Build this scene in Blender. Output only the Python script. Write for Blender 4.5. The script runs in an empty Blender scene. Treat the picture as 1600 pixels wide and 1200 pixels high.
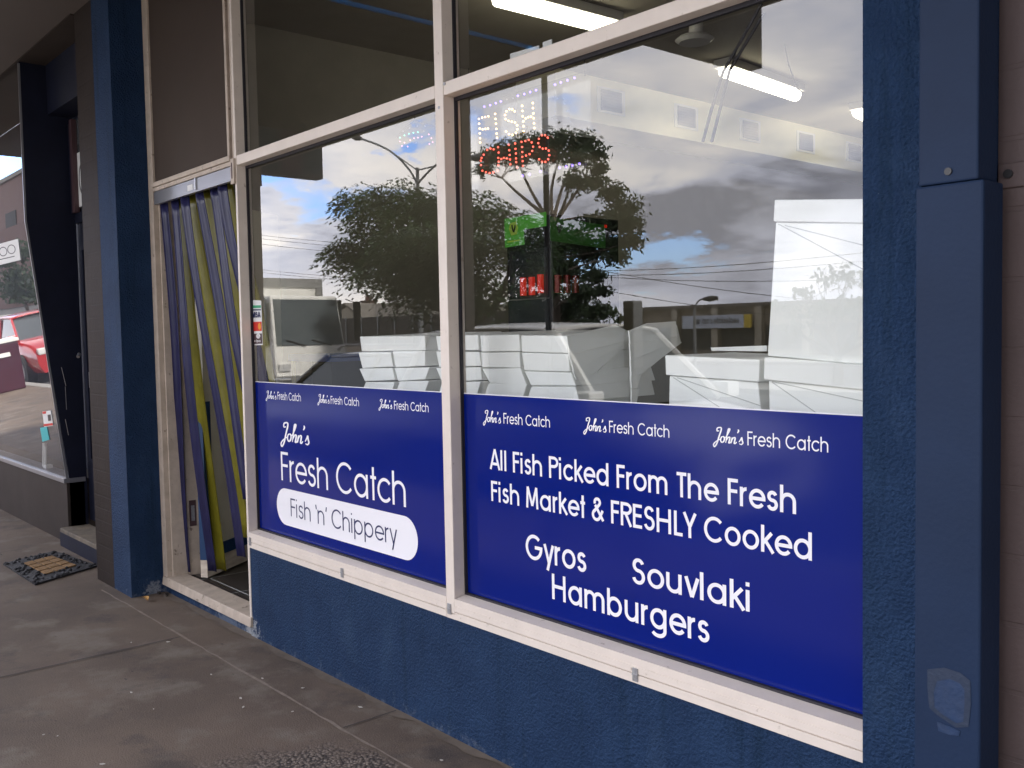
import bpy, math, random
from mathutils import Vector, Matrix
R = math.radians
rnd = random.Random(7)
sc = bpy.context.scene
col = sc.collection

# ------------------------------------------------------------------ camera
FPX = 1489.0
CAM = Vector((0.0, -2.013, 1.45))
CF = Vector((-0.75601, 0.65247, -0.05227)); CR = Vector((0.65400, 0.75625, -0.01915)); CU = Vector((-0.02704, 0.04866, 0.99845))
cd = bpy.data.cameras.new("camera"); cam = bpy.data.objects.new("camera", cd); col.objects.link(cam)
cd.sensor_width = 36; cd.lens = FPX / 1600 * 36; cd.clip_start = 0.02; cd.clip_end = 3000
mw = Matrix.Identity(4)
for i in range(3):
    mw[i][0] = CR[i]; mw[i][1] = CU[i]; mw[i][2] = -CF[i]; mw[i][3] = CAM[i]
cam.matrix_world = mw
sc.camera = cam
sc.render.resolution_x = 1024; sc.render.resolution_y = 768

# ------------------------------------------------------------------ world: sky with broken cloud
SUN_EL, SUN_AZ = R(46), R(105)          # azimuth clockwise from +y
EXPOSURE = 1.36
sc.view_settings.view_transform = 'Standard'; sc.view_settings.look = 'None'
sc.view_settings.exposure = EXPOSURE; sc.view_settings.gamma = 1
sc.view_settings.use_curve_mapping = False
w = bpy.data.worlds.new("World"); sc.world = w; w.use_nodes = True
wn = w.node_tree.nodes; wl = w.node_tree.links; wn.clear()
def wN(t, **k):
    n = wn.new(t)
    for a, b in k.items(): setattr(n, a, b)
    return n
def wmath(op, a, b=None, c=None):
    n = wN('ShaderNodeMath', operation=op)
    for i, x in enumerate((a, b, c)):
        if x is None: continue
        if isinstance(x, (int, float)): n.inputs[i].default_value = x
        else: wl.new(x, n.inputs[i])
    return n.outputs[0]
out = wN('ShaderNodeOutputWorld'); bg = wN('ShaderNodeBackground'); bg.inputs[1].default_value = 0.12
wl.new(bg.outputs[0], out.inputs[0])
sky = wN('ShaderNodeTexSky', sky_type='NISHITA'); sky.sun_disc = False
sky.sun_elevation = SUN_EL; sky.sun_rotation = SUN_AZ
tc = wN('ShaderNodeTexCoord'); sx = wN('ShaderNodeSeparateXYZ'); wl.new(tc.outputs['Generated'], sx.inputs[0])
X_, Y_, Z_ = sx.outputs
az = wmath('ARCTAN2', X_, wmath('MULTIPLY', Y_, -1.0))       # 0 = straight across the street, minus = up the street
el = wmath('ARCSINE', Z_)
zz = wmath('ADD', wmath('MAXIMUM', Z_, 0.0), 0.22)
cv = wN('ShaderNodeCombineXYZ'); wl.new(wmath('DIVIDE', X_, zz), cv.inputs[0]); wl.new(wmath('DIVIDE', Y_, zz), cv.inputs[1]); wl.new(wmath('MULTIPLY', Z_, 1.5), cv.inputs[2])
def wnoise(scale, detail, rough, off):
    m = wN('ShaderNodeMapping'); m.inputs['Location'].default_value = off; wl.new(cv.outputs[0], m.inputs[0])
    n = wN('ShaderNodeTexNoise'); n.inputs['Scale'].default_value = scale; n.inputs['Detail'].default_value = detail; n.inputs['Roughness'].default_value = rough
    n.inputs['Distortion'].default_value = 0.25
    wl.new(m.outputs[0], n.inputs['Vector']); return n.outputs[0]
n1 = wnoise(1.6, 9, 0.58, (3.1, 0.4, 0)); n2 = wnoise(2.3, 8, 0.62, (9.7, 5.2, 1.0)); n3 = wnoise(5.5, 6, 0.6, (1.7, 2.2, 4.0))
azn = wmath('ADD', az, wmath('MULTIPLY', wmath('SUBTRACT', n3, 0.5), 0.22))
eln = wmath('ADD', el, wmath('MULTIPLY', wmath('SUBTRACT', n2, 0.5), 0.16))
def lobe(a0, e0, sa, se):
    p = wmath('POWER', wmath('DIVIDE', wmath('SUBTRACT', azn, a0), sa), 2.0)
    q = wmath('POWER', wmath('DIVIDE', wmath('SUBTRACT', eln, e0), se), 2.0)
    return wmath('EXPONENT', wmath('MULTIPLY', wmath('ADD', p, q), -1.0))
def pixdir(u, v):                       # where a pixel's mirrored ray meets the sky
    d = (CF + CR * ((u - 800) / FPX) + CU * ((600 - v) / FPX)).normalized()
    return math.atan2(d.x, d.y), math.asin(d.z)
def total(ls):
    t = None
    for (u, v, sa, se, k) in ls:
        a, e = pixdir(u, v); x = wmath('MULTIPLY', lobe(a, e, sa, se), k)
        t = x if t is None else wmath('ADD', t, x)
    return t
blue = total([(410, 268, .05, .018, 1.2), (560, 330, .05, .02, .6), (460, 312, .06, .018, .5), (640, 222, .035, .015, .9), (745, 205, .03, .02, .55), (880, 172, .05, .018, .6),
              (980, 408, .10, .014, 1.0), (15, 232, .12, .035, 1.1), (700, -250, .45, .10, .5)])
dark = total([(1130, 300, .20, .035, .50), (1080, 365, .14, .03, .42), (1330, 130, .2, .08, .05), (500, 380, .12, .03, .18), (430, 440, .14, .03, .12), (1020, 215, .12, .025, .18), (1150, 420, .2, .03, .22),(1000,150,.15,.05,.12)])
bright = total([(640, 460, .14, .03, .5), (610, 285, .07, .05, .35), (800, 290, .12, .05, .6), (985, 275, .08, .03, .35), (1290, 370, .09, .03, .3), (1200, 160, .25, .07, .22), (960, 130, .1, .05, .25), (460, 330, .06, .025, .25)])
shade = wmath('SUBTRACT', wmath('ADD', wmath('ADD', wmath('MULTIPLY', wmath('SUBTRACT', n2, 0.5), 2.1), 0.52), bright), dark)
rampc = wN('ShaderNodeValToRGB'); wl.new(shade, rampc.inputs[0])
e = rampc.color_ramp.elements
e[0].position = 0.0; e[0].color = (6.6, 6.7, 7.8, 1); e[1].position = 1.0; e[1].color = (22, 20.8, 20.0, 1)
m_ = e.new(0.45); m_.color = (13.4, 13.7, 15.8, 1)
cover = wmath('SUBTRACT', wmath('ADD', wmath('MULTIPLY', wmath('SUBTRACT', n1, 0.5), 1.1), 1.0), blue)
rampa = wN('ShaderNodeMapRange'); rampa.inputs[1].default_value = 0.28; rampa.inputs[2].default_value = 0.72; wl.new(cover, rampa.inputs[0]); rampa.clamp = True
mixw = wN('ShaderNodeMix', data_type='RGBA'); wl.new(rampa.outputs[0], mixw.inputs[0])
# darkening added to unseen cloud down the street and overhead, lowers facade light
hv = wN('ShaderNodeMapRange'); hv.interpolation_type = 'SMOOTHSTEP'; wl.new(azn, hv.inputs[0]); hv.inputs[1].default_value = -0.42; hv.inputs[2].default_value = 0.35; hv.inputs[3].default_value = 1.0; hv.inputs[4].default_value = 0.32
hu = wN('ShaderNodeMapRange'); hu.interpolation_type = 'SMOOTHSTEP'; wl.new(eln, hu.inputs[0]); hu.inputs[1].default_value = 0.5; hu.inputs[2].default_value = 1.0; hu.inputs[3].default_value = 1.0; hu.inputs[4].default_value = 0.55
vs = wN('ShaderNodeVectorMath', operation='SCALE'); wl.new(rampc.outputs[0], vs.inputs[0]); wl.new(wmath('MULTIPLY', hv.outputs[0], hu.outputs[0]), vs.inputs['Scale'])
bs = wN('ShaderNodeVectorMath', operation='MULTIPLY'); wl.new(sky.outputs[0], bs.inputs[0]); bs.inputs[1].default_value = (2.7, 3.2, 4.6)
wl.new(bs.outputs[0], mixw.inputs[6]); wl.new(vs.outputs[0], mixw.inputs[7])
wl.new(mixw.outputs[2], bg.inputs[0])

# ------------------------------------------------------------------ sun (thin cloud)
sd = bpy.data.lights.new("sun", 'SUN'); sd.energy = 5.0; sd.angle = R(6); sd.color = (1.0, 0.95, 0.88)
so = bpy.data.objects.new("sun", sd); col.objects.link(so)
dirv = Vector((math.sin(SUN_AZ) * math.cos(SUN_EL), math.cos(SUN_AZ) * math.cos(SUN_EL), math.sin(SUN_EL)))
so.rotation_euler = dirv.to_track_quat('Z', 'Y').to_euler(); so.location = (0, -20, 40)

# ------------------------------------------------------------------ measuring helpers
GY = 0.06                                # glass plane
def ray(u, v): return CF + CR * ((u - 800) / FPX) + CU * ((600 - v) / FPX)
def P(u, v, y):
    d = ray(u, v); t = (y - CAM.y) / d.y; return CAM + d * t
def PZ(u, v, z):
    d = ray(u, v); t = (z - CAM.z) / d.z; return CAM + d * t
def PX(u, v, x):
    d = ray(u, v); t = (x - CAM.x) / d.x; return CAM + d * t
def M(u, v, y):                          # a thing across the street, at real y (negative)
    p = P(u, v, 2 * GY - y); return Vector((p.x, y, p.z))

# ------------------------------------------------------------------ materials
def mat(name, c, rough=0.6, metal=0.0, spec=0.5, var=0.0, vscale=6.0, bump=0.0, bscale=80.0, c2=None, stain=None, coat=0.0, emit=None, stretch=(1, 1, 1), bdist=0.004, vdetail=5):
    m = bpy.data.materials.new(name); m.use_nodes = True
    N = m.node_tree.nodes; L = m.node_tree.links; b = N['Principled BSDF']
    b.inputs['Roughness'].default_value = rough; b.inputs['Metallic'].default_value = metal
    b.inputs['Specular IOR Level'].default_value = spec; b.inputs['Coat Weight'].default_value = coat
    b.inputs['Base Color'].default_value = (*c, 1)
    tcn = N.new('ShaderNodeTexCoord'); mp = N.new('ShaderNodeMapping'); mp.inputs['Scale'].default_value = stretch
    L.new(tcn.outputs['Object'], mp.inputs[0])
    if var or c2:
        n = N.new('ShaderNodeTexNoise'); n.inputs['Scale'].default_value = vscale; n.inputs['Detail'].default_value = vdetail; n.inputs['Roughness'].default_value = .6
        L.new(mp.outputs[0], n.inputs['Vector'])
        r = N.new('ShaderNodeValToRGB'); L.new(n.outputs[0], r.inputs[0])
        r.color_ramp.elements[0].position = .32; r.color_ramp.elements[1].position = .68
        d = c2 if c2 else tuple(x * (1 - var) for x in c); u = c if c2 else tuple(min(1, x * (1 + var)) for x in c)
        r.color_ramp.elements[0].color = (*d, 1); r.color_ramp.elements[1].color = (*u, 1)
        L.new(r.outputs[0], b.inputs['Base Color'])
    if bump:
        n = N.new('ShaderNodeTexNoise'); n.inputs['Scale'].default_value = bscale; n.inputs['Detail'].default_value = 4
        L.new(mp.outputs[0], n.inputs['Vector'])
        bp = N.new('ShaderNodeBump'); bp.inputs['Strength'].default_value = bump; bp.inputs['Distance'].default_value = bdist
        L.new(n.outputs[0], bp.inputs['Height']); L.new(bp.outputs[0], b.inputs['Normal'])
    if emit:
        b.inputs['Emission Color'].default_value = (*emit[0], 1); b.inputs['Emission Strength'].default_value = emit[1]
    return m
def nodes(m): return m.node_tree.nodes, m.node_tree.links, m.node_tree.nodes['Principled BSDF']
def speckle(m, c, scale, lo, hi, base_in=None, seed=0.0, stretch=(1, 1, 1)):
    """small chips or spots of another colour, over the material's colour"""
    N, L, b = nodes(m)
    tcn = N.new('ShaderNodeTexCoord'); mp = N.new('ShaderNodeMapping'); mp.inputs['Location'].default_value = (seed, seed * 2, seed * 3); mp.inputs['Scale'].default_value = stretch; L.new(tcn.outputs['Object'], mp.inputs[0])
    n = N.new('ShaderNodeTexNoise'); n.inputs['Scale'].default_value = scale; n.inputs['Detail'].default_value = 6; n.inputs['Roughness'].default_value = .65; L.new(mp.outputs[0], n.inputs['Vector'])
    mr = N.new('ShaderNodeMapRange'); mr.inputs[1].default_value = lo; mr.inputs[2].default_value = hi; L.new(n.outputs[0], mr.inputs[0])
    mx = N.new('ShaderNodeMix'); mx.data_type = 'RGBA'; L.new(mr.outputs[0], mx.inputs[0])
    old = b.inputs['Base Color']
    if old.links: L.new(old.links[0].from_socket, mx.inputs[6])
    else: mx.inputs[6].default_value = old.default_value
    mx.inputs[7].default_value = (*c, 1); L.new(mx.outputs[2], b.inputs['Base Color'])
    return m
def low_wear(m, c, z0, z1, amt, scale=14.0):
    """scuffed, worn paint along the foot of a wall, up to z1"""
    N, L, b = nodes(m)
    g = N.new('ShaderNodeNewGeometry'); s = N.new('ShaderNodeSeparateXYZ'); L.new(g.outputs['Position'], s.inputs[0])
    mr = N.new('ShaderNodeMapRange'); mr.inputs[1].default_value = z1; mr.inputs[2].default_value = z0; mr.inputs[3].default_value = 0; mr.inputs[4].default_value = amt; L.new(s.outputs[2], mr.inputs[0])
    n = N.new('ShaderNodeTexNoise'); n.inputs['Scale'].default_value = scale; n.inputs['Detail'].default_value = 8; n.inputs['Roughness'].default_value = .7; L.new(g.outputs['Position'], n.inputs['Vector'])
    a = N.new('ShaderNodeMath'); a.operation = 'ADD'; L.new(mr.outputs[0], a.inputs[0]); L.new(n.outputs[0], a.inputs[1])
    m2 = N.new('ShaderNodeMapRange'); m2.inputs[1].default_value = .72; m2.inputs[2].default_value = .92; L.new(a.outputs[0], m2.inputs[0])
    mx = N.new('ShaderNodeMix'); mx.data_type = 'RGBA'; L.new(m2.outputs[0], mx.inputs[0])
    old = b.inputs['Base Color']
    if old.links: L.new(old.links[0].from_socket, mx.inputs[6])
    else: mx.inputs[6].default_value = old.default_value
    mx.inputs[7].default_value = (*c, 1); L.new(mx.outputs[2], b.inputs['Base Color'])
    return m
def point_wear(m, c, pt, rad, scale=45.0):
    """paint rubbed off round one spot"""
    N, L, b = nodes(m); g = N.new('ShaderNodeNewGeometry')
    d = N.new('ShaderNodeVectorMath'); d.operation = 'DISTANCE'; L.new(g.outputs['Position'], d.inputs[0]); d.inputs[1].default_value = pt
    mr = N.new('ShaderNodeMapRange'); mr.inputs[1].default_value = rad; mr.inputs[2].default_value = 0; mr.inputs[4].default_value = .42; L.new(d.outputs['Value'], mr.inputs[0])
    n = N.new('ShaderNodeTexNoise'); n.inputs['Scale'].default_value = scale; n.inputs['Detail'].default_value = 8; n.inputs['Roughness'].default_value = .7; L.new(g.outputs['Position'], n.inputs['Vector'])
    a = N.new('ShaderNodeMath'); a.operation = 'ADD'; L.new(mr.outputs[0], a.inputs[0]); L.new(n.outputs[0], a.inputs[1])
    m2 = N.new('ShaderNodeMapRange'); m2.inputs[1].default_value = .68; m2.inputs[2].default_value = .82; L.new(a.outputs[0], m2.inputs[0])
    gt = N.new('ShaderNodeMath'); gt.operation = 'MULTIPLY'; L.new(m2.outputs[0], gt.inputs[0]); lt = N.new('ShaderNodeMath'); lt.operation = 'LESS_THAN'; L.new(d.outputs['Value'], lt.inputs[0]); lt.inputs[1].default_value = rad; L.new(lt.outputs[0], gt.inputs[1])
    mx = N.new('ShaderNodeMix'); mx.data_type = 'RGBA'; L.new(gt.outputs[0], mx.inputs[0]); L.new(b.inputs['Base Color'].links[0].from_socket, mx.inputs[6]); mx.inputs[7].default_value = (*c, 1); L.new(mx.outputs[2], b.inputs['Base Color'])
    return m
def brick(m, scale_u, axes='XZ', mortar=None, bw=.23, bh=.076, strength=.5, dist=.006):
    N, L, b = nodes(m)
    g = N.new('ShaderNodeNewGeometry'); s = N.new('ShaderNodeSeparateXYZ'); L.new(g.outputs['Position'], s.inputs[0])
    cb = N.new('ShaderNodeCombineXYZ')
    ad = N.new('ShaderNodeMath'); ad.operation = 'ADD'; L.new(s.outputs[0], ad.inputs[0]); L.new(s.outputs[1], ad.inputs[1])
    L.new(ad.outputs[0], cb.inputs[0]); L.new(s.outputs[2], cb.inputs[1])
    t = N.new('ShaderNodeTexBrick'); t.inputs['Scale'].default_value = scale_u; t.inputs['Brick Width'].default_value = bw; t.inputs['Row Height'].default_value = bh
    t.inputs['Mortar Size'].default_value = .006; t.inputs['Mortar Smooth'].default_value = .3
    L.new(cb.outputs[0], t.inputs['Vector'])
    bp = N.new('ShaderNodeBump'); bp.inputs['Strength'].default_value = strength; bp.inputs['Distance'].default_value = dist; bp.invert = True
    L.new(t.outputs['Fac'], bp.inputs['Height'])
    if b.inputs['Normal'].links: L.new(b.inputs['Normal'].links[0].from_socket, bp.inputs['Normal'])
    L.new(bp.outputs[0], b.inputs['Normal'])
    if mortar:
        mx = N.new('ShaderNodeMix'); mx.data_type = 'RGBA'; L.new(t.outputs['Fac'], mx.inputs[0])
        old = b.inputs['Base Color']
        if old.links: L.new(old.links[0].from_socket, mx.inputs[6])
        else: mx.inputs[6].default_value = old.default_value
        mx.inputs[7].default_value = (*mortar, 1); L.new(mx.outputs[2], b.inputs['Base Color'])
    return m
def glass_mat(name, tint=(.95, .965, .955), f0=.055):
    m = bpy.data.materials.new(name); m.use_nodes = True
    N = m.node_tree.nodes; L = m.node_tree.links; N.clear()
    o = N.new('ShaderNodeOutputMaterial'); mx = N.new('ShaderNodeMixShader'); t = N.new('ShaderNodeBsdfTransparent'); g = N.new('ShaderNodeBsdfGlossy')
    t.inputs[0].default_value = (*tint, 1); g.inputs['Roughness'].default_value = 0.0
    lw = N.new('ShaderNodeLayerWeight'); lw.inputs[0].default_value = .5
    def mm(op, a, b):
        n = N.new('ShaderNodeMath'); n.operation = op
        for i, x in enumerate((a, b)):
            if isinstance(x, (int, float)): n.inputs[i].default_value = x
            else: L.new(x, n.inputs[i])
        return n.outputs[0]
    F = mm('ADD', mm('MULTIPLY', mm('POWER', lw.outputs['Facing'], 5.0), 1 - f0), f0)
    F2 = mm('DIVIDE', mm('MULTIPLY', F, 2.0), mm('ADD', F, 1.0))
    L.new(F2, mx.inputs[0]); L.new(t.outputs[0], mx.inputs[1]); L.new(g.outputs[0], mx.inputs[2]); L.new(mx.outputs[0], o.inputs[0])
    return m
def clear_mat(name):
    m = bpy.data.materials.new(name); m.use_nodes = True
    N = m.node_tree.nodes; L = m.node_tree.links; N.clear()
    o = N.new('ShaderNodeOutputMaterial'); t = N.new('ShaderNodeBsdfTransparent'); L.new(t.outputs[0], o.inputs[0]); return m
def leaf_mat(name, c, c2):
    m = mat(name, c, rough=.55, spec=.3, c2=c2, vscale=.9)
    N, L, b = nodes(m)
    tr = N.new('ShaderNodeBsdfTranslucent'); tr.inputs[0].default_value = (c[0] * 1.3, c[1] * 1.5, c[2], 1)
    mx = N.new('ShaderNodeMixShader'); mx.inputs[0].default_value = .22
    L.new(b.outputs[0], mx.inputs[1]); L.new(tr.outputs[0], mx.inputs[2]); L.new(mx.outputs[0], N['Material Output'].inputs[0]); return m

MT = {}
MT['cream'] = speckle(mat('cream frame paint', (.72, .64, .56), .42, var=.05, vscale=9, bump=.08, bscale=60), (.40, .32, .25), 34, .64, .74)
MT['cream_worn'] = speckle(mat('worn cream paint', (.56, .47, .385), .6, c2=(.42, .35, .28), vscale=14, bump=.2, bscale=50), (.18, .14, .11), 26, .62, .70)
MT['gasket'] = mat('dark gasket', (.018, .016, .022), .6)
MT['grey_alu'] = mat('grey aluminium', (.30, .30, .32), .35, metal=.6, var=.05)
MT['clip'] = mat('galvanised clip', (.36, .36, .37), .4, metal=.5, var=.2, vscale=120)
MT['blue'] = mat('blue roughcast paint', (.017, .043, .102), .7, spec=.16, c2=(.011, .030, .076), vscale=5, bump=1.0, bscale=125, bdist=.012)
speckle(MT['blue'], (.008, .026, .062), 16, .54, .70, seed=4.0, stretch=(1, 1, .06))
speckle(MT['blue'], (.026, .055, .115), 3.5, .56, .74, seed=2.0, stretch=(1, 1, .5))
speckle(MT['blue'], (.35, .38, .42), 60, .745, .785)
point_wear(MT['blue'], (.34, .36, .38), (-4.33, 0, .01), .17); point_wear(MT['blue'], (.10, .13, .19), (-4.6, 0, .0), .34, 30); point_wear(MT['blue'], (.22, .24, .28), (-5.45, -.05, .02), .10)
low_wear(MT['blue'], (.12, .15, .20), 0.0, 0.10, .24, 22)
MT['blue_smooth'] = mat('smooth blue paint', (.010, .024, .060), .58, spec=.2, var=.10, vscale=3, bump=.15, bscale=90)
MT['blue_scuff'] = mat('scuffed blue paint', (.018, .030, .060), .7, c2=(.010, .024, .056), vscale=40, bump=.6, bscale=60)
MT['blue_patch'] = mat('brighter blue paint', (.006, .030, .092), .6, c2=(.009, .026, .070), vscale=22, bump=.5, bscale=70)
MT['navy'] = mat('navy gloss paint', (.008, .010, .024), .6, spec=.2, var=.2, vscale=4, bump=.25, bscale=90)
MT['brown_brick'] = brick(mat('brown painted brick', (.034, .027, .024), .6, spec=.06, var=.12, vscale=5, bump=.35, bscale=60), 1.0, strength=.35)
MT['brown_render'] = mat('brown painted render', (.045, .036, .032), .6, spec=.12, var=.15, vscale=3, bump=.3, bscale=70)
MT['mauve_brick'] = brick(mat('mauve brown painted brick', (.105, .075, .072), .6, var=.10, vscale=3, bump=.3, bscale=90), 1.0, bw=.24, bh=.14, strength=.45, dist=.004)
MT['film'] = mat('blue window film', (.0015, .011, .165), .12, spec=.25, var=.03, vscale=2)
MT['vinyl'] = mat('white vinyl', (.84, .83, .86), .35, spec=.3)
MT['film_text'] = mat('dark blue vinyl', (.02, .025, .10), .35)
MT['glass'] = glass_mat('window glass'); MT['clear'] = clear_mat('clear inner face')
MT['panel_brown'] = mat('brown board', (.060, .045, .036), .6, spec=.1, var=.06, vscale=3, bump=.1, bscale=300)
MT['soffit'] = mat('dark soffit lining', (.105, .088, .08), .75, var=.06, vscale=1.5, bump=.1, bscale=100)
MT['fascia'] = mat('awning fascia', (.16, .14, .14), .6, var=.1)
MT['black'] = mat('black metal', (.012, .012, .014), .4)
MT['white_paint'] = mat('white paint', (.78, .77, .74), .5, var=.04)
MT['carton'] = mat('white carton board', (.89, .90, .86), .6, spec=.25, var=.03, vscale=7, bump=.12, bscale=45, bdist=.002)
MT['carton_grey'] = mat('grey carton edge', (.52, .53, .50), .7)
MT['int_wall'] = mat('interior plaster', (.26, .24, .20), .8, var=.06)
MT['int_ceil'] = mat('interior ceiling', (.34, .31, .25), .85, var=.05)
MT['bulkhead'] = mat('cream bulkhead', (.80, .76, .56), .7, var=.03)
MT['vent'] = mat('vent grille', (.25, .25, .30), .5)
MT['tile_floor'] = mat('dark floor tile', (.05, .042, .038), .3, var=.15, vscale=6)
MT['skirt'] = mat('worn kick plate', (.80, .72, .60), .6, c2=(.5, .42, .34), vscale=7, stretch=(1, 1, 5))
MT['door_panel'] = mat('cream door panel', (.70, .66, .54), .5, var=.06, vscale=4)
MT['door_blue'] = mat('blue door trim', (.012, .05, .14), .5, var=.1)
def pvc(name, c):
    m = mat(name, c, .28, spec=.35, var=.2, vscale=9, bump=.25, bscale=5, bdist=.01); N, L, b = nodes(m)
    tr = N.new('ShaderNodeBsdfTranslucent'); tr.inputs[0].default_value = (*c, 1)
    mx = N.new('ShaderNodeMixShader'); mx.inputs[0].default_value = .25
    L.new(b.outputs[0], mx.inputs[1]); L.new(tr.outputs[0], mx.inputs[2]); L.new(mx.outputs[0], N['Material Output'].inputs[0]); return m
MT['strip_blue'] = pvc('blue plastic strip', (.024, .024, .085)); MT['strip_yellow'] = pvc('yellow plastic strip', (.24, .215, .02)); MT['strip_grey'] = pvc('smoky plastic strip', (.11, .095, .10))
MT['tube'] = mat('lit fluorescent tube', (.9, .9, .85), .4, emit=((1, .93, .72), 3.4))
MT['led_y'] = mat('yellow led', (.9, .8, .5), .4, emit=((1, .60, .16), 1.9)); MT['led_r'] = mat('red led', (.9, .2, .2), .4, emit=((1, .10, .055), 1.3))
MT['led_b'] = mat('blue led', (.3, .2, .9), .4, emit=((.20, .12, 1.0), 1.4)); MT['led_g'] = mat('green led', (.3, .9, .6), .4, emit=((.1, .9, .55), .9)); MT['led_p'] = mat('pink led', (.9, .5, .6), .4, emit=((1, .3, .4), .8))
MT['led_w'] = mat('unlit led', (.6, .6, .62), .3)
MT['acrylic'] = glass_mat('clear acrylic', (.97, .97, .98), .006)
MT['cable'] = mat('black cable', (.01, .01, .012), .5)
MT['fridge_green'] = mat('green fridge header', (.05, .20, .03), .35, emit=((.10, .42, .05), .12))
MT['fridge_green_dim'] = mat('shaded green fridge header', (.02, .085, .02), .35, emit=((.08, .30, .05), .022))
MT['fridge_lime'] = mat('lime header glow', (.30, .45, .05), .4, emit=((.5, .7, .1), .06))
MT['fridge_body'] = mat('black fridge body', (.014, .014, .016), .35)
MT['can_red'] = mat('red drink can', (.45, .02, .015), .25, metal=.3, emit=((1, .04, .02), .10)); MT['can_dim'] = mat('shaded red drink can', (.22, .015, .012), .25, metal=.3)  # can_red glows as if lit; can_dim is its shaded copy, darker in colour
MT['silver'] = mat('silver metal', (.5, .5, .5), .3, metal=.8)
MT['sticker'] = mat('white sticker', (.72, .72, .70), .5); MT['st_red'] = mat('red sticker ink', (.6, .03, .02), .5); MT['st_orange'] = mat('orange sticker ink', (.75, .28, .02), .5)
MT['st_green'] = mat('green sticker ink', (.04, .33, .16), .5); MT['st_navy'] = mat('navy sticker ink', (.01, .015, .08), .5); MT['st_brown'] = mat('brown sticker ink', (.07, .035, .04), .5)
MT['teal'] = mat('teal card', (.05, .42, .44), .6)
MT['rubber'] = mat('black rubber', (.022, .022, .026), .65, bump=.9, bscale=55, bdist=.012, var=.3, vscale=40)
MT['coir'] = mat('tan coir', (.34, .20, .085), .9, c2=(.22, .125, .05), vscale=60, bump=.8, bscale=300, bdist=.004)
MT['stone'] = mat('worn stone step', (.20, .16, .11), .8, c2=(.10, .085, .07), vscale=12, bump=.4, bscale=60)
MT['leaf_dry'] = mat('dry leaf', (.42, .22, .05), .7, var=.2); MT['litter'] = mat('pale litter', (.55, .52, .47), .8)

# footpath: worn dark concrete
fp = mat('worn footpath concrete', (.166, .122, .090), .8, c2=(.092, .067, .050), vscale=1.4, vdetail=9, bump=.5, bscale=150, bdist=.004)
speckle(fp, (.185, .155, .125), 2.9, .52, .66, seed=3.0)
speckle(fp, (.058, .047, .042), 2.3, .55, .70, seed=8.0)
speckle(fp, (.035, .03, .028), 9, .69, .74, seed=1.0)
speckle(fp, (.05, .040, .034), 70, .66, .74, seed=5.0)
speckle(fp, (.235, .19, .15), 210, .56, .70, seed=2.0)
speckle(fp, (.07, .054, .043), 240, .56, .72, seed=7.0)
speckle(fp, (.058, .046, .038), 15, .655, .70, seed=9.0, stretch=(1, 2.4, 1))
speckle(fp, (.24, .21, .18), 90, .70, .76, seed=6.0)
low_w = None
MT['footpath'] = fp
MT['joint'] = mat('footpath joint', (.30, .245, .195), .9, c2=(.19, .155, .125), vscale=20)
MT['joint_dark'] = mat('dark footpath joint', (.055, .046, .04), .9)
MT['dust'] = mat('dusty concrete edge', (.195, .155, .118), .9, c2=(.125, .098, .076), vscale=9, bump=.3, bscale=120)
# worn area where the pebbles of the mix show through
N, L, b = nodes(fp)
g_ = N.new('ShaderNodeNewGeometry'); vo = N.new('ShaderNodeTexVoronoi'); vo.inputs['Scale'].default_value = 78; L.new(g_.outputs['Position'], vo.inputs['Vector'])
rr = N.new('ShaderNodeValToRGB'); L.new(vo.outputs['Color'], rr.inputs[0]); rr.color_ramp.elements[0].color = (.12, .094, .075, 1); rr.color_ramp.elements[1].color = (.25, .20, .16, 1)
vd = N.new('ShaderNodeMapRange'); vd.inputs[1].default_value = .40; vd.inputs[2].default_value = .70; L.new(vo.outputs['Distance'], vd.inputs[0])
mx_ = N.new('ShaderNodeMix'); mx_.data_type = 'RGBA'; L.new(vd.outputs[0], mx_.inputs[0]); L.new(rr.outputs[0], mx_.inputs[6]); mx_.inputs[7].default_value = (.055, .043, .036, 1)
dst = N.new('ShaderNodeVectorMath'); dst.operation = 'DISTANCE'; L.new(g_.outputs['Position'], dst.inputs[0]); dst.inputs[1].default_value = (-2.45, -.80, 0)
nz = N.new('ShaderNodeTexNoise'); nz.inputs['Scale'].default_value = 7; nz.inputs['Detail'].default_value = 8; nz.inputs['Roughness'].default_value = .7; L.new(g_.outputs['Position'], nz.inputs['Vector'])
def fm(op, a, b_):
    n = N.new('ShaderNodeMath'); n.operation = op
    for k_, x_ in enumerate((a, b_)):
        if isinstance(x_, (int, float)): n.inputs[k_].default_value = x_
        else: L.new(x_, n.inputs[k_])
    return n.outputs[0]
mk = N.new('ShaderNodeMapRange'); mk.inputs[1].default_value = .70; mk.inputs[2].default_value = .56; L.new(fm('ADD', dst.outputs['Value'], fm('MULTIPLY', fm('SUBTRACT', nz.outputs[0], .5), .55)), mk.inputs[0])
sp_ = N.new('ShaderNodeSeparateXYZ'); L.new(g_.outputs['Position'], sp_.inputs[0])
mask = fm('MULTIPLY', mk.outputs[0], fm('LESS_THAN', sp_.outputs[1], -.262))
mo = N.new('ShaderNodeMix'); mo.data_type = 'RGBA'; L.new(mask, mo.inputs[0]); L.new(b.inputs['Base Color'].links[0].from_socket, mo.inputs[6]); L.new(mx_.outputs[2], mo.inputs[7]); L.new(mo.outputs[2], b.inputs['Base Color'])
bp_ = N.new('ShaderNodeBump'); bp_.inputs['Distance'].default_value = .008; bp_.invert = True; L.new(fm('MULTIPLY', mask, .8), bp_.inputs['Strength']); L.new(vo.outputs['Distance'], bp_.inputs['Height']); L.new(b.inputs['Normal'].links[0].from_socket, bp_.inputs['Normal']); L.new(bp_.outputs[0], b.inputs['Normal'])
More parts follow.
